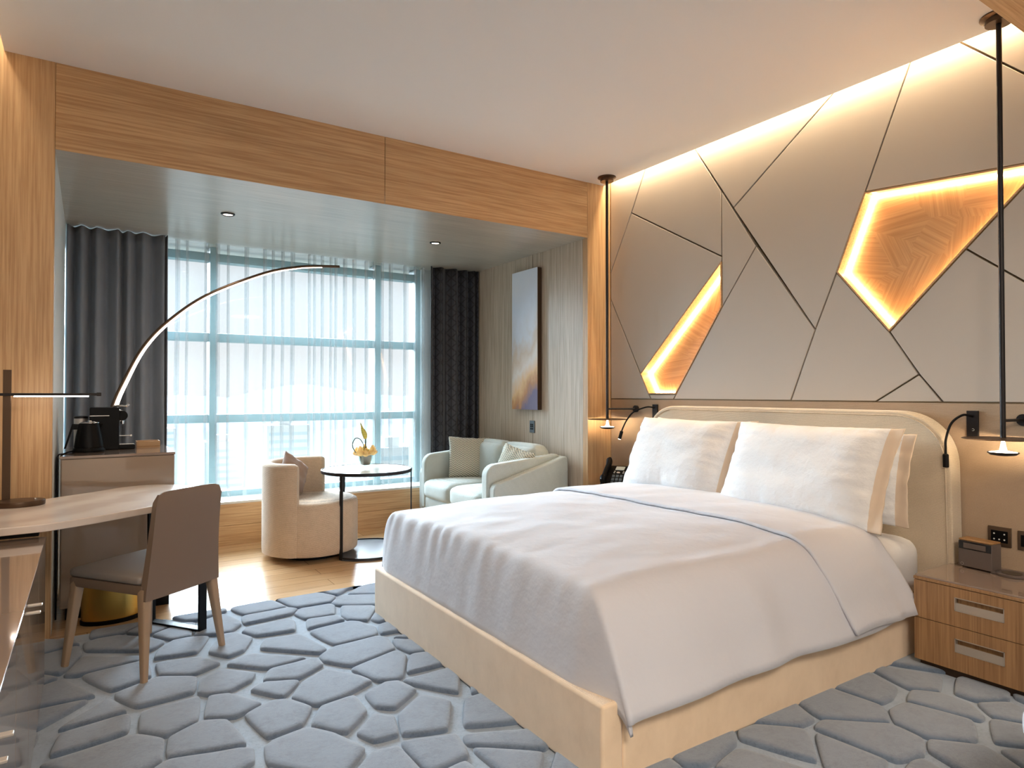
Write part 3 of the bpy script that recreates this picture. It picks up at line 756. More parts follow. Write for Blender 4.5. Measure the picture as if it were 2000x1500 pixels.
plate('socket_plate', 'bronze socket plate above the telephone, next to the pillow', 3.602, 3.684, .535, .617, icons=False, cat='socket')
t = thing('socket_plate', 'grey data socket on the pale oak wall under the painting', 'socket', (NX1, 4.653, .91))
bm = B(); box(bm, NX1-.008, NX1, 4.617, 4.689, .858, .962, .0015, 1); link('plate', bm, 'grey_plate', t)
for dy in (-.012, .012):
    for dz in (-.018, .002, .018):
        bm = B(); box(bm, NX1-.010, NX1-.007, 4.653+dy-.008, 4.653+dy+.008, .91+dz-.007, .91+dz+.007, .0005, 1); link('port', bm, 'black', t)

# painting
t = thing('painting', 'tall narrow abstract painting in pale blue and ochre above the sofa', 'painting', (NX1, 4.70, 1.06))
bm = B(); box(bm, NX1-.045, NX1-.001, 4.513, 4.905, 1.058, 2.268, .002, 1); link('stretcher', bm, 'bronze', t)
bm = B(); box(bm, NX1-.0475, NX1-.0455, 4.513, 4.905, 1.058, 2.268); link('canvas', bm, 'canvas', t, smooth=False)

# ------------------------------------------------------------------ pendants and reading lamps
def pendant(label, x, y, dx):
    t = thing('pendant_lamp', label, 'pendant lamp', (x, y, .94))
    bm = B(); lathe(bm, [(.0, 0), (.068, 0), (.070, -.006), (.062, -.010), (.050, -.014), (.050, -.034), (.012, -.034)], (x, y, ZC), 32); link('canopy', bm, 'bronze', t)
    bm = B(); cyl(bm, (x, y, 1.002), (x, y, ZC-.03), .0105, n_=16); link('rod', bm, 'dark', t)
    bm = B(); lathe(bm, [(.010, .004), (.147, 0), (.149, -.002), (.147, -.004), (.010, -.002)], (x, y, 1.006), 48); link('reflector_disc', bm, 'bronze', t)
    bm = B(); lathe(bm, [(.006, 0), (.009, -.02), (.014, -.045), (.045, -.050), (.050, -.051)], (x, y, .998), 32, cap=False); link('light_cone', bm, 'led_soft', t)
    bm = B(); lathe(bm, [(.057, .002), (.057, -.002), (.046, -.011), (.020, -.015), (.0, -.016)], (x, y, .946), 36, cap=False); link('lower_dish', bm, 'dark', t)
    bm = B(); cyl(bm, (x, y, 1.082), (XR-.002, y+dx, 1.082), .0065, n_=12); cyl(bm, (XR-.012, y+dx, 1.082), (XR+.004, y+dx, 1.082), .026, n_=24); link('wall_arm', bm, 'dark', t)
    lamp('pendant_light', 'POINT', (x, y, .975), 3, WARM, radius=.03)
    return t
pendant('slim black pendant lamp on a rod beside the wood pillar, over the telephone', 3.27, 3.735, -.12)
pendant('slim black pendant lamp on a rod over the alarm clock nightstand', 3.289, 1.21, -.02)
def reading(label, y, hz, pts, on):
    t = thing('reading_lamp', label, 'reading lamp', (XR, y, 1.05))
    bm = B(); box(bm, XR-.007, XR+.004, y-.024, y+.024, .998, 1.118, .001, 1); pl = link('wall_plate', bm, 'dark', t)
    bm = B(); tube(bm, [(XR-.0078, y-.003+.005*math.cos(k*PI/8), 1.03+.005*math.sin(k*PI/8)) for k in range(2, 15)], .0007, 5); link('switch_mark', bm, 'icon', pl)
    sp_ = spline(pts, 8); bm = B(); tube(bm, sp_, .0055, 10); link('gooseneck', bm, 'black', t)
    d = (sp_[-1]-sp_[-4]).normalized(); e = sp_[-1]
    bm = B(); tube(bm, [e-d*.004, e, e+d*.055, e+d*.058], [.009, .0125, .0125, .011], 18); hd = link('lamp_head', bm, 'black', t)
    if on:
        bm = B(); tube(bm, [e+d*.0575, e+d*.0605], [.0095, .0095], 16); link('lens', bm, 'led_soft', hd)
    return t
reading('bendy black reading lamp hanging down in front of the headboard end, near the alarm clock', 1.388, 1.09,
        [(XR-.006, 1.388, 1.092), (XR-.05, 1.41, 1.098), (XR-.09, 1.44, 1.06), (XR-.115, 1.452, .99), (XR-.12, 1.452, .945), (XR-.12, 1.452, .915)], False)
reading('bendy black reading lamp lit and turned out beside the telephone', 3.418, 1.09,
        [(XR-.006, 3.418, 1.095), (XR-.05, 3.46, 1.098), (XR-.09, 3.55, 1.06), (XR-.11, 3.60, 1.0), (XR-.12, 3.632, .94), (XR-.124, 3.640, .915)], True)

# ------------------------------------------------------------------ sofa
sf = thing('sofa', 'two-seat pale sage sofa in the niche under the painting', 'sofa', (2.85, 4.74, 0))
bm = B(); soft_box(bm, 2.49, 3.14, 4.19, 5.32, .175, .292, .02, .0, n_=6); link('seat_rail', bm, 'sofa', sf, angle=180)
for a in (4.275, 4.762):
    bm = B(); soft_box(bm, 2.462, 3.0, a, a+.485, .288, .438, .045, .022, n_=10)
    link('seat_cushion', bm, 'sofa', sf, angle=180)
def tilt(bm, pivot, ang, axis='Y', verts=None):
    bmesh.ops.rotate(bm, cent=pivot, matrix=Matrix.Rotation(ang, 3, axis), verts=verts or bm.verts); return bm
for a in (4.275, 4.762):
    bm = B(); soft_box(bm, 2.93, 3.11, a, a+.485, .40, .775, .06, .03, axis=0, n_=10); tilt(bm, (3.02, 0, .40), R(6)); link('back_cushion', bm, 'sofa', sf, angle=180)
def arm_profile(x0, x1, zb, zf, zk, r, n_=8):
    P_ = [(x1, zb), (x0, zb)]
    sl = (zk-zf)/(x1-x0-r)
    for k in range(n_+1):
        a = PI-PI/2*k/n_; P_.append((x0+r+r*math.cos(a), zf-r+r*math.sin(a)))
    for k in range(5):
        a = R(90-18*k); P_.append((x1-.03+.03*math.cos(a), zk-.03+.03*math.sin(a)))
    return P_
for y0, y1, d in ((4.105, 4.178, 1), (5.332, 5.405, -1)):
    bm = B(); prism(bm, [(x, y0, z) for x, z in arm_profile(2.50, 3.19, .175, .535, .70, .055)], (0, y1-y0, 0), bev=.014); link('outer_arm', bm, 'sofa', sf, angle=60)
for y0, y1 in ((4.180, 4.272), (5.250, 5.330)):
    bm = B(); prism(bm, [(x, y0, z) for x, z in arm_profile(2.485, 3.16, .20, .665, .715, .09)], (0, y1-y0, 0), bev=.02); link('inner_arm', bm, 'sofa', sf, angle=60)
bm = B(); box(bm, 3.12, 3.195, 4.18, 5.33, .175, .70, .02, 3); link('back_panel', bm, 'sofa', sf)
for x, y in ((2.56, 4.20), (2.56, 5.31), (3.12, 4.20), (3.12, 5.31)):
    bm = B(); cyl(bm, (x, y, .178), (x+(-.03 if x < 2.8 else .02), y+(-.02 if y < 4.6 else .02), 0), .016, .009, 12); link('leg', bm, 'black', sf)
def cushion(label, c, size, t_, rz, lean, roll, mat, seed):
    m_ = Matrix.Rotation(rz, 3, 'Z') @ Matrix.Rotation(lean, 3, 'X') @ Matrix.Rotation(roll, 3, 'Y')
    t = thing('cushion', label, 'cushion', c, rot=m_.to_euler())
    bm = pillow_mesh(size, size, t_, seed, 24)
    for v_ in bm.verts: v_.co.z -= size/2
    link('cover', bm, mat, t, world=False, angle=180); return t
# front face looks back along -Y after rz
cushion('herringbone cushion propped at the window end of the sofa', (2.86, 5.13, .625), .37, .12, R(-16), R(-14), R(3), 'herring', 21)
cushion('second herringbone cushion half hidden behind the near sofa arm', (2.85, 4.385, .60), .34, .12, R(-75), R(-14), R(12), 'herring', 22)

# ------------------------------------------------------------------ barrel armchair
ac = thing('armchair', 'round swivel barrel armchair in tan woven cloth by the window', 'armchair', (1.403, 4.927, 0))
cx_, cy_ = 1.403, 4.927
bm = B(); lathe(bm, [(.315, .045), (.332, .055), (.336, .09), (.336, .385), (.328, .41), (.30, .424), (.15, .43), (0, .43)], (cx_, cy_, 0), 48, cap=False); link('seat', bm, 'arm', ac, angle=60)
bm = B(); rings = []
for k in range(33):
    a = R(237-180*k/32); prof = [(.278, .05), (.348, .05), (.350, .08), (.350, .67), (.343, .69), (.325, .70), (.30, .70), (.283, .69), (.276, .67), (.276, .08)]
    f = .012*(1 if k in (0, 32) else 0)
    rings.append([(cx_+(r_-math.copysign(f, r_-.313))*math.cos(a), cy_+(r_-math.copysign(f, r_-.313))*math.sin(a), z-(f if z > .6 else 0)) for r_, z in prof])
ring_loft(bm, rings); link('back_shell', bm, 'arm', ac, angle=60)
bm = B(); lathe(bm, [(.20, 0), (.20, .045), (.0, .045)], (cx_, cy_, 0), 32); link('swivel_base', bm, 'black', ac)
cushion('mauve-brown cushion leaning in the barrel armchair, only its corner showing', (1.303, 5.05, .60), .25, .09, R(35), R(-20), R(38), 'cushion_rust', 23)

# ------------------------------------------------------------------ round side table
tb = thing('side_table', 'round marble-topped side table with dark metal rim and C-shaped base', 'table', (1.79, 4.81, 0))
tx, ty = 1.79, 4.81
bm = B(); lathe(bm, [(.0, .600), (.338, .600), (.341, .602), (.341, .623), (.338, .625), (.334, .625), (.334, .619), (.0, .619)], (tx, ty, 0), 72, cap=False); tp = link('rim', bm, 'dark', tb)
bm = B(); lathe(bm, [(.0, .6195), (.3335, .6195), (.3335, .622), (.0, .622)], (tx, ty, 0), 72, cap=False); link('tabletop', bm, 'table_marble', tb)
def legbar(name, x, y, z0, z1, w_, t_, rz, mat, par):
    bm = B(); box(bm, -w_/2, w_/2, -t_/2, t_/2, z0, z1, .001, 1)
    for v_ in bm.verts: v_.co = Matrix.Rotation(rz, 3, 'Z') @ v_.co + Vector((x, y, 0))
    return link(name, bm, mat, par)
A1, A2, A3 = R(217), R(103), R(-22)
legbar('leg', tx+.334*math.cos(A1), ty+.334*math.sin(A1), .004, .602, .024, .012, A1+PI/2, 'dark', tb)
legbar('leg', tx+.334*math.cos(A2), ty+.334*math.sin(A2), .004, .602, .024, .012, A2+PI/2, 'dark', tb)
legbar('leg', tx+.334*math.cos(A3), ty+.334*math.sin(A3), .004, .602, .012, .010, A3+PI/2, 'dark', tb)
arc = [(tx+.340*math.cos(A1+(A2+2*PI-A1)*k/40), ty+.340*math.sin(A1+(A2+2*PI-A1)*k/40)) for k in range(41)]
ins_ = inset_poly(arc, .014)
bm = B(); prism(bm, [(x, y, .0) for x, y in arc], (0, 0, .012)); link('base_plate', bm, 'base_stone', tb, smooth=False)
bm = B(); arc2 = [(tx+(p[0]-tx)*.955, ty+(p[1]-ty)*.955) for p in arc]
ring_loft(bm, [[(x, y, .0) for x, y in arc], [(x, y, .020) for x, y in arc], [(x, y, .020) for x, y in arc2], [(x, y, .0) for x, y in arc2]], cap=False); link('base_rim', bm, 'dark', tb, smooth=False)

# vase of flowers
vs_ = thing('vase', 'small clear glass vase standing on the marble side table', 'vase', (1.80, 4.87, .622))
def sq_ring(r, z, n_=24, p=4.):
    o_ = []
    for k in range(n_):
        a = 2*PI*k/n_+R(20); c, s_ = math.cos(a), math.sin(a); q_ = (abs(c)**p+abs(s_)**p)**(-1/p); o_.append((1.80+r*q_*c, 4.87+r*q_*s_, .622+z))
    return o_
bm = B(); ring_loft(bm, [sq_ring(r, z) for r, z in ((.030, 0), (.038, .006), (.048, .07), (.052, .100), (.049, .100), (.045, .07), (.034, .018), (.005, .016))]); link('glass', bm, 'vase', vs_)
bm = B(); ring_loft(bm, [sq_ring(r, z) for r, z in ((.024, .022), (.032, .026), (.040, .07), (.042, .096), (.02, .10))]); link('filling', bm, 'soil', vs_)
fb = thing('flower_arrangement', 'apricot roses with a tall calla lily and looped stem in the glass vase', 'flowers', (1.80, 4.87, .71))
def rose(c, r, seed):
    rnd = random.Random(seed); bm = B()
    for layer, (n_, rr, up) in enumerate(((7, 1.0, .15), (6, .82, .42), (5, .6, .68), (4, .36, .9), (3, .16, 1.0))):
        for k in range(n_):
            a = 2*PI*k/n_+layer*.6+rnd.uniform(-.15, .15); ca, sa = math.cos(a), math.sin(a); rows = []
            for j in range(5):
                t = j/4; row = []
                for i in range(5):
                    v_ = (i/4-.5)*2; wd = .62*rr*r*(math.sin(PI*(.15+.75*t)))
                    rad = r*(rr*(.35+.65*t**.7))-.12*r*v_*v_; z = r*(-.7+ (up+.45)*t*1.35) - (.10*r*t*t if layer < 2 else 0)
                    x = rad; y = v_*wd
                    row.append((c[0]+x*ca-y*sa, c[1]+x*sa+y*ca, c[2]+z))
                rows.append(row)
            ring_loft(bm, rows, cap=False, closed=False)
    bmesh.ops.create_uvsphere(bm, u_segments=10, v_segments=8, radius=r*.6, matrix=Matrix.Translation(c))
    return bm
for i, (dx, dy, dz, r) in enumerate(((-.052, -.025, .035, .040), (.045, -.035, .040, .040), (.0, .02, .05, .036), (-.02, -.058, .022, .026), (.062, .01, .030, .034), (-.06, .03, .03, .034), (.01, -.045, .024, .018))):
    link('rose', rose((1.80+dx, 4.87+dy, .71+dz), r, i), 'gold_rose', fb, angle=180)
bm = B(); tube(bm, spline([(1.805, 4.87, .70), (1.800, 4.868, .80), (1.798, 4.866, .86)], 6), [.005]*13, 8); link('calla_stem', bm, 'stem', fb)
bm = B(); rows = []
for k in range(12):
    t = k/11; w_ = .024*math.sin(PI*min(1, t*.85+.12))**.8*(1-t**3*.9); rows.append([(1.795-.040*t**1.6+w_*math.cos(a), 4.866+w_*.8*math.sin(a), .845+.115*t+(.02*t if math.cos(a) < 0 else 0)) for a in [2*PI*q/12 for q in range(12)]])
ring_loft(bm, rows); link('calla_bloom', bm, 'calla', fb, angle=180)
bm = B(); tube(bm, spline([(1.79, 4.87, .71), (1.785, 4.87, .79), (1.755, 4.87, .845), (1.715, 4.87, .85), (1.695, 4.87, .80), (1.715, 4.865, .75), (1.735, 4.86, .72)], 7), .0035, 7); link('looped_stem', bm, 'stem', fb)
bm = B()
for k, (a, l_, e) in enumerate(((2.6, .07, .8), (2.1, .075, .9), (.4, .06, .8), (1.2, .06, 1.0), (3.3, .07, .3), (2.35, .05, 1.2), (5.6, .05, .5))):
    d = Vector((math.cos(a)*math.cos(e), math.sin(a)*math.cos(e), math.sin(e))); u = Vector((-math.sin(a), math.cos(a), 0)); o_ = Vector((1.795, 4.865, .735))+d*.01
    rows = [[o_+d*l_*t+u*s_*.017*math.sin(PI*min(1, t*.9+.08)) + Vector((0, 0, -.01*t*t-.004*abs(s_))) for s_ in (-1, -.4, .4, 1)] for t in [q/7 for q in range(8)]]
    ring_loft(bm, rows, cap=False, closed=False)
link('leaf', bm, 'leaf', fb, angle=180)

# ------------------------------------------------------------------ minibar cabinet and what stands on it
mb = thing('minibar_cabinet', 'tall taupe lacquered minibar cabinet in the corner by the charcoal drape', 'cabinet', (.14, 4.48, 0))
bm = B(); box(bm, -.125, .410, 4.188, 4.80, .062, .852, .002, 1); link('body', bm, 'taupe_gloss', mb)
bm = B(); box(bm, -.120, .410, 4.172, 4.187, .066, .848, .0015, 1); link('front_panel', bm, 'taupe_gloss', mb)
bm = B(); box(bm, -.10, .39, 4.20, 4.78, 0, .064); link('plinth', bm, 'black', mb)
bm = B(); box(bm, -.128, .414, 4.168, 4.803, .852, .866, .0015, 1); link('glass_top', bm, 'taupe_top', mb)
# kettle
kt = thing('kettle', 'black electric kettle with steel-edged lid on the minibar cabinet', 'kettle', (0, 4.44, .866))
bm = B(); lathe(bm, [(0, 0), (.078, 0), (.080, .010), (.074, .020), (.072, .024)], (0, 4.44, .866), 36); link('power_base', bm, 'black', kt)
bm = B(); lathe(bm, [(.070, .024), (.072, .03), (.062, .10), (.049, .160), (.046, .163), (.0, .165)], (0, 4.44, .866), 36)
prism(bm, [(.040, 4.425, .866+.160), (.070, 4.44, .866+.158), (.040, 4.455, .866+.160), (.044, 4.44, .866+.125)], (0, 0, .003)); kb = link('body', bm, 'black', kt)
bm = B(); lathe(bm, [(.047, .164), (.047, .168), (.030, .172), (.010, .173), (.010, .178), (0, .178)], (.004, 4.44, .866), 32); link('lid', bm, 'chrome', kt)
bm = B(); prism(bm, [(-.040, 4.432, .866+.158), (-.080, 4.432, .866+.160), (-.118, 4.432, .866+.022), (-.108, 4.432, .866+.022), (-.078, 4.432, .866+.128), (-.048, 4.432, .866+.128)], (0, .018, 0), bev=.003); link('handle', bm, 'black', kt)
bm = B(); tube(bm, spline([(-.07, 4.42, .875), (-.095, 4.40, .872), (-.115, 4.34, .868), (-.138, 4.22, .866), (-.139, 4.165, .80), (-.139, 4.16, .4), (-.139, 4.16, .02)], 6), .004, 8); link('cord', bm, 'black', kt)
# capsule coffee machine, seen from its side
cm = thing('coffee_machine', 'black capsule coffee machine with chrome lever on the minibar cabinet', 'coffee machine', (.08, 4.565, .866))
Z0 = .866
bm = B(); box(bm, .002, .152, 4.515, 4.62, Z0, Z0+.250, .006, 2); cb = link('body', bm, 'black', cm)
bm = B(); box(bm, .002, .100, 4.5125, 4.5145, Z0+.200, Z0+.2025); link('trim_line', bm, 'chrome', cb)
bm = B(); cyl(bm, (.165, 4.535, Z0+.20), (.165, 4.60, Z0+.20), .030, n_=24); box(bm, .150, .175, 4.545, 4.59, Z0+.17, Z0+.225, .004, 2); hd = link('brew_head', bm, 'black', cm)
bm = B(); cyl(bm, (.168, 4.567, Z0+.150), (.168, 4.567, Z0+.185), .008, .010, 14); box(bm, .152, .160, 4.535, 4.60, Z0+.165, Z0+.235, .003, 1); link('spout', bm, 'chrome', hd)
bm = B(); tube(bm, spline([(.120, 4.567, Z0+.256), (.155, 4.567, Z0+.258), (.185, 4.567, Z0+.256), (.202, 4.567, Z0+.268)], 5), [.007]*16, 10); link('lever', bm, 'chrome', cm)
bm = B(); box(bm, .150, .218, 4.53, 4.605, Z0+.078, Z0+.084, .002, 1); cyl(bm, (.212, 4.53, Z0+.081), (.212, 4.605, Z0+.081), .005, n_=12); link('cup_support', bm, 'chrome', cm)
bm = B(); box(bm, .148, .234, 4.525, 4.61, Z0, Z0+.028, .006, 2); link('drip_tray', bm, 'black', cm)
bm = B(); box(bm, .152, .228, 4.53, 4.605, Z0+.0285, Z0+.033, .001, 1); link('drip_grid', bm, 'chrome', cm)
# steel ice bucket, wood tray
ib = thing('ice_bucket', 'brushed steel cylinder standing behind the kettle', 'ice bucket', (-.040, 4.60, .866))
bm = B(); lathe(bm, [(.034, 0), (.035, .004), (.035, .185), (.033, .185), (.033, .01), (0, .01)], (-.040, 4.60, .866), 32, cap=False); link('vessel', bm, 'steel', ib)
bm = B(); lathe(bm, [(.036, .186), (.036, .196), (.030, .200), (0, .201)], (-.040, 4.60, .866), 32, cap=False); link('lid', bm, 'dark', ib)
bm = B(); box(bm, .245, .372, 4.60, 4.72, .866, .872); 
for a in ((.245, .251, 4.60, 4.72), (.366, .372, 4.60, 4.72), (.251, .366, 4.60, 4.606), (.251, .366, 4.714, 4.72)): box(bm, *a, .872, .904, .001, 1)
props(link('wooden_tray', bm, 'oak_h'), 'small oak box tray on the minibar cabinet beside the coffee machine', 'tray')
# brass bin
bn = thing('waste_bin', 'oval brass waste bin with black foot in front of the minibar cabinet', 'bin', (.105, 4.075, 0))
bm = B(); lathe(bm, [(.132, .022), (.134, .03), (.134, .255), (.130, .258), (.127, .255), (.127, .035), (0, .03)], (.105, 4.075, 0), 56, 1, .62, cap=False); link('body', bm, 'brass', bn)
bm = B(); lathe(bm, [(.0, 0), (.137, .0), (.138, .004), (.138, .018), (.132, .022), (0, .022)], (.105, 4.075, 0), 56, 1, .62, cap=False); link('foot', bm, 'black', bn)

# arc floor lamp behind the cabinet
al = thing('arc_floor_lamp', 'tall arching floor lamp with glowing light strip behind the minibar cabinet', 'floor lamp', (.065, 5.0, 0))
up_ = spline([(.062, 5, .02), (.064, 5, .5), (.075, 5, .85), (.123, 5, 1.101), (.188, 5, 1.277), (.298, 5, 1.507), (.452, 5, 1.695), (.696, 5, 1.893), (1.07, 5, 2.079), (1.306, 5, 2.148), (1.472, 5, 2.173), (1.631, 5, 2.186)], 8)
bm = B(); tube(bm, up_, [.011 if p.z < 1.2 else .0105 for p in up_], 10); link('arched_stem', bm, 'bronze', al)
bm = B(); lit = [p for p in up_ if p.z > 1.09 and p.x < 1.50]; rows = []
for i, p in enumerate(lit):
    d = (lit[min(i+1, len(lit)-1)]-lit[max(i-1, 0)]).normalized(); nrm = Vector((d.z, 0, -d.x)); t = i/(len(lit)-1); w_ = .012-.005*t
    q_ = p+nrm*.0095; th = .020*(1-t)**1.6+.003
    rows.append([q_+Vector((0, -w_, 0)), q_+nrm*th+Vector((0, -w_*.7, 0)), q_+nrm*th+Vector((0, w_*.7, 0)), q_+Vector((0, w_, 0))])
ring_loft(bm, rows); link('light_strip', bm, 'led_white', al, angle=60)
bm = B(); lathe(bm, [(0, 0), (.14, 0), (.14, .018), (.135, .022), (0, .022)], (.062, 5.0, 0), 40, cap=False); link('base', bm, 'bronze', al)

# ------------------------------------------------------------------ desk, lamp, chair, console
dk = thing('desk', 'long stone-topped desk with a rounded end on a black frame', 'desk', (.1, 3.6, 0))
ol = [(-.417, 3.058), (-.30, 3.056)]+[(p.x, p.y) for p in spline([(-.138, 3.066, 0), (.026, 3.150, 0), (.258, 3.306, 0), (.42, 3.418, 0), (.505, 3.53, 0), (.535, 3.68, 0), (.50, 3.85, 0), (.40, 4.00, 0), (.283, 4.075, 0), (.154, 4.045, 0), (.03, 3.943, 0), (-.17, 3.80, 0)], 6)]+[(-.30, 3.76), (-.417, 3.75)]
bm = B(); prism(bm, [(x, y, .670) for x, y in ol], (0, 0, .030), bev=.004); link('desktop', bm, 'marble', dk, angle=50)
def bar(bm, a, b_, z0, z1, t_):
    a, b_ = Vector(a), Vector(b_); d = (b_-a).normalized(); n_ = Vector((-d.y, d.x))*t_/2
    prism(bm, [(*(a+n_), z0), (*(b_+n_), z0), (*(b_-n_), z0), (*(a-n_), z0)], (0, 0, z1-z0))
f0, f1 = Vector((.275, 3.835)), Vector((.478, 3.562)); dd_ = (f1-f0).normalized(); pn = Vector((-dd_.y, dd_.x))
bm = B()
legbar('leg', f0.x, f0.y, .025, .669, .045, .012, math.atan2(pn.y, pn.x), 'black', dk)
legbar('leg', f1.x, f1.y, .025, .669, .045, .012, math.atan2(pn.y, pn.x), 'black', dk)
bar(bm, f0, f1, .0245, .0365, .045); link('floor_bar', bm, 'black', dk, smooth=False)
bm = B(); bar(bm, f0, f1, .657, .669, .045); link('top_bar', bm, 'black', dk, smooth=False)
bm = B(); box(bm, -.415, -.16, 3.12, 3.72, .648, .669); link('under_box', bm, 'black', dk)

dl = thing('desk_lamp', 'dark metal desk lamp with a lit horizontal bar on the stone desk', 'desk lamp', (-.262, 3.64, .70))
bm = B(); lathe(bm, [(0, 0), (.098, 0), (.100, .003), (.100, .019), (.097, .023), (0, .024)], (-.262, 3.64, .70), 48, 1.0, .8, cap=False); link('base', bm, 'bronze', dl)
bm = B(); box(bm, -.325, -.295, 3.692, 3.704, .722, 1.305, .001, 1); link('post', bm, 'bronze', dl)
bm = B(); box(bm, -.405, .046, 3.678, 3.690, 1.188, 1.200, .001, 1); am = link('arm', bm, 'dark', dl)
bm = B(); box(bm, -.285, -.002, 3.679, 3.689, 1.183, 1.1875); link('light_strip', bm, 'led_desk', am)
bm = B(); cyl(bm, (-.20, 3.63, .723), (-.20, 3.63, .731), .005, n_=12); link('touch_switch', bm, 'chrome', dl)
bm = B(); cyl(bm, (.030, 3.684, 1.194), (.048, 3.684, 1.194), .0085, n_=14); link('end_cap', bm, 'dark', am)

# chair, built facing +Y then turned to the desk
ch = thing('desk_chair', 'taupe leather desk chair with tapered legs, turned to the stone desk', 'chair', (.222, 3.36, 0), R(36.9))
bm = B()
rows = []
for k in range(15):
    t = k/14; z = .345+(.792-.345)*t; w_ = .196-.022*t-.006*math.sin(PI*t); yb = -.205-.045*t**1.3; th = .017-.006*t; cv = .018
    if k == 14: z -= .0; w_ -= .012; th *= .35
    row = []
    for i in range(13):
        u = i/12*2-1; row.append((u*w_, yb-th-cv*(u*u-1)*-.5, z-(.012*abs(u)**6 if t > .9 else 0)))
    for i in range(12, -1, -1):
        u = i/12*2-1; row.append((u*w_, yb+th-cv*(u*u-1)*-.5, z-(.012*abs(u)**6 if t > .9 else 0)))
    rows.append(row)
ring_loft(bm, rows); link('backrest', bm, 'chair', ch, world=False, angle=50)
bm = B(); soft_box(bm, -.197, .197, -.19, .225, .405, .445, .016, .006, n_=8); link('seat', bm, 'chair_seat', ch, world=False, angle=180)
bm = B(); box(bm, -.195, .195, -.20, .222, .365, .407, .008, 2); link('seat_frame', bm, 'chair', ch, world=False)
for sx_, sy_ in ((-1, -1), (1, -1), (-1, 1), (1, 1)):
    bm = B(); xt, yt = sx_*.172, (-.19 if sy_ < 0 else .198)
    xb, yb = sx_*.208, (-.232 if sy_ < 0 else .226); r_ = []
    for k in range(9):
        t = k/8; h_ = .023-.011*t
        r_.append([(xt+(xb-xt)*t+h_*(abs(math.cos(a))**.5)*math.copysign(1, math.cos(a)), yt+(yb-yt)*t+h_*(abs(math.sin(a))**.5)*math.copysign(1, math.sin(a)), .39*(1-t)+.0245*t) for a in [2*PI*q/16+.01 for q in range(16)]])
    ring_loft(bm, r_); link('leg', bm, 'chair_leg', ch, world=False, angle=60)

cs_ = thing('console', 'long low glossy taupe console along the left wall, running under the desk', 'console', (-.28, 1.8, 0))
CX = -.137
bm = B(); box(bm, XL+.003, CX-.018, .3, 3.10, .09, .632); link('body', bm, 'taupe_gloss', cs_)
bm = B(); box(bm, XL+.003, CX+.002, .297, 3.104, .634, .646, .0015, 1); link('glass_top', bm, 'taupe_top', cs_)
bm = B(); box(bm, XL+.02, CX-.05, .35, 3.05, .024, .09); link('plinth', bm, 'black', cs_)
for k in range(7):
    ya = .300+k*.40; bm = B(); box(bm, CX-.017, CX, ya+.0015, ya+.3985, .092, .631, .001, 1); dr = link('door', bm, 'taupe_gloss', cs_)
for yk in (2.20, 2.125, 1.395, 1.30, .60, .52):
    bm = B(); box(bm, CX+.0005, CX+.034, yk-.008, yk+.008, .622, .627, .001, 1); link('handle', bm, 'pewter', cs_)

# upholstered bench at the right edge
be = thing('bench', 'corner of a cream upholstered bench with oak legs at the right frame edge', 'bench', (1.95, .37, 0))
bm = B(); soft_box(bm, 1.688, 2.30, .15, .60, .435, .528, .035, .01, n_=8); link('seat', bm, 'linen', be, angle=180)
bm = B(); box(bm, 1.70, 2.28, .17, .585, .385, .434, .004, 2); link('frame', bm, 'oak_h', be)
for x, y in ((1.73, .20), (1.73, .555), (2.25, .20), (2.25, .555)):
    bm = B(); cyl(bm, (x, y, .386), (x, y, .0245), .018, .012, 14); link('leg', bm, 'oak_v', be)

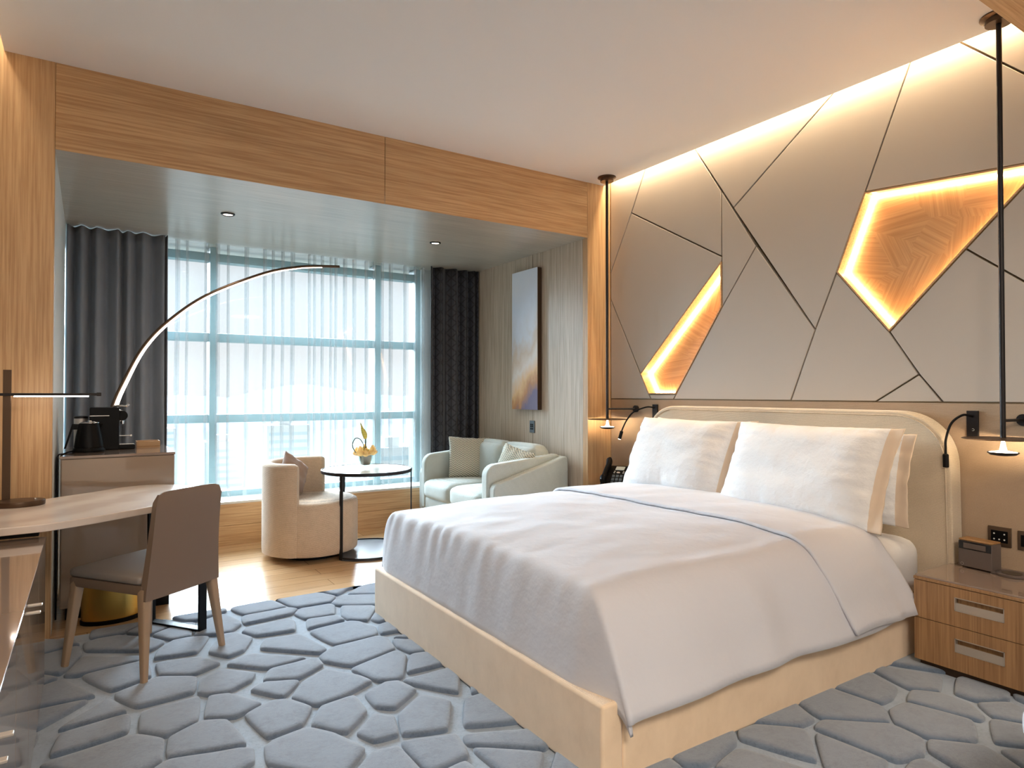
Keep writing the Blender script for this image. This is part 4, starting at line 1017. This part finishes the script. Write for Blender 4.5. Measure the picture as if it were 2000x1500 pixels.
# ------------------------------------------------------------------ outside the window
M['city_hazed'] = plain('haze_paled_render', rgb(238, 236, 234), .9); M['city_hazed_glass'] = plain('haze_paled_glazing', rgb(196, 210, 218), .4)  # distance haze is put into these pale building colours
M['tree'] = plain('park_green', rgb(88, 112, 84), 1.); M['ground_out'] = plain('pale_ground', rgb(80, 84, 80), 1.); M['hill'] = plain('distant_hill', rgb(112, 118, 130), 1.)
bm = B(); box(bm, -900, 1400, 30, 1600, -46, -45); struct('ground', bm, 'ground_out')
bm = B(); prev = None; pr_ = []
for k in range(80):
    x = -500+k*24; h_ = 20+26*max(0, noise.noise(Vector((k*.13, 1, 2)))+.25)+6*noise.noise(Vector((k*.6, 4, 2))); pr_.append((x, h_-2))
ring_loft(bm, [[(x, 450, -45.5) for x, h_ in pr_], [(x, 800, (h_-70)*.45-25) for x, h_ in pr_], [(x, 1200, h_-22) for x, h_ in pr_], [(x, 1500, -46) for x, h_ in pr_]], cap=False, closed=False); struct('hills', bm, 'hill', smooth=False)
ORD = ['first', 'second', 'third', 'fourth', 'fifth', 'sixth', 'seventh', 'eighth', 'ninth']
rnd = random.Random(9)
for i in range(9):
    dist = 190+45*((i*5) % 6); x = dist*(-.10+.70*i/8); w_, d_, h_ = rnd.uniform(14, 19), rnd.uniform(14, 22), rnd.uniform(14, 40)
    bt = thing('building', 'haze-tinted city block beyond the window, %s from the left' % ORD[i], 'building', (x, dist, -45), group='city blocks beyond the window')
    bm = B(); box(bm, x-w_/2, x+w_/2, dist, dist+d_, -45, -45+h_); box(bm, x-w_*.2, x+w_*.1, dist+3, dist+8, -45+h_, -42+h_); link('wall', bm, 'city_hazed', bt, smooth=False)
    bm = B(); z = -42
    while z < -45+h_-2:
        box(bm, x-w_/2+1, x+w_/2-1, dist-.15, dist-.02, z, z+1.3); z += 3.2
    link('window_band', bm, 'city_hazed_glass', bt, smooth=False)
for i in range(8):
    dist = 85+22*((i*3) % 4); x = dist*(-.08+.62*i/7); r_ = rnd.uniform(3, 4.6)
    tt = thing('tree', 'round green park tree far below the window, %s from the left' % ORD[i], 'tree', (x, dist, -45), group='trees beyond the window')
    bm = B(); bmesh.ops.create_icosphere(bm, subdivisions=3, radius=r_, matrix=Matrix.Translation((x, dist, -45+r_*1.3)))
    for v_ in bm.verts: v_.co += (v_.co-Vector((x, dist, -45+r_*1.3))).normalized()*noise.noise(v_.co*.5)*r_*.35
    link('crown', bm, 'tree', tt); bm = B(); cyl(bm, (x, dist, -45), (x, dist, -44+r_), .5, .3, 8); link('trunk', bm, 'bronze', tt)
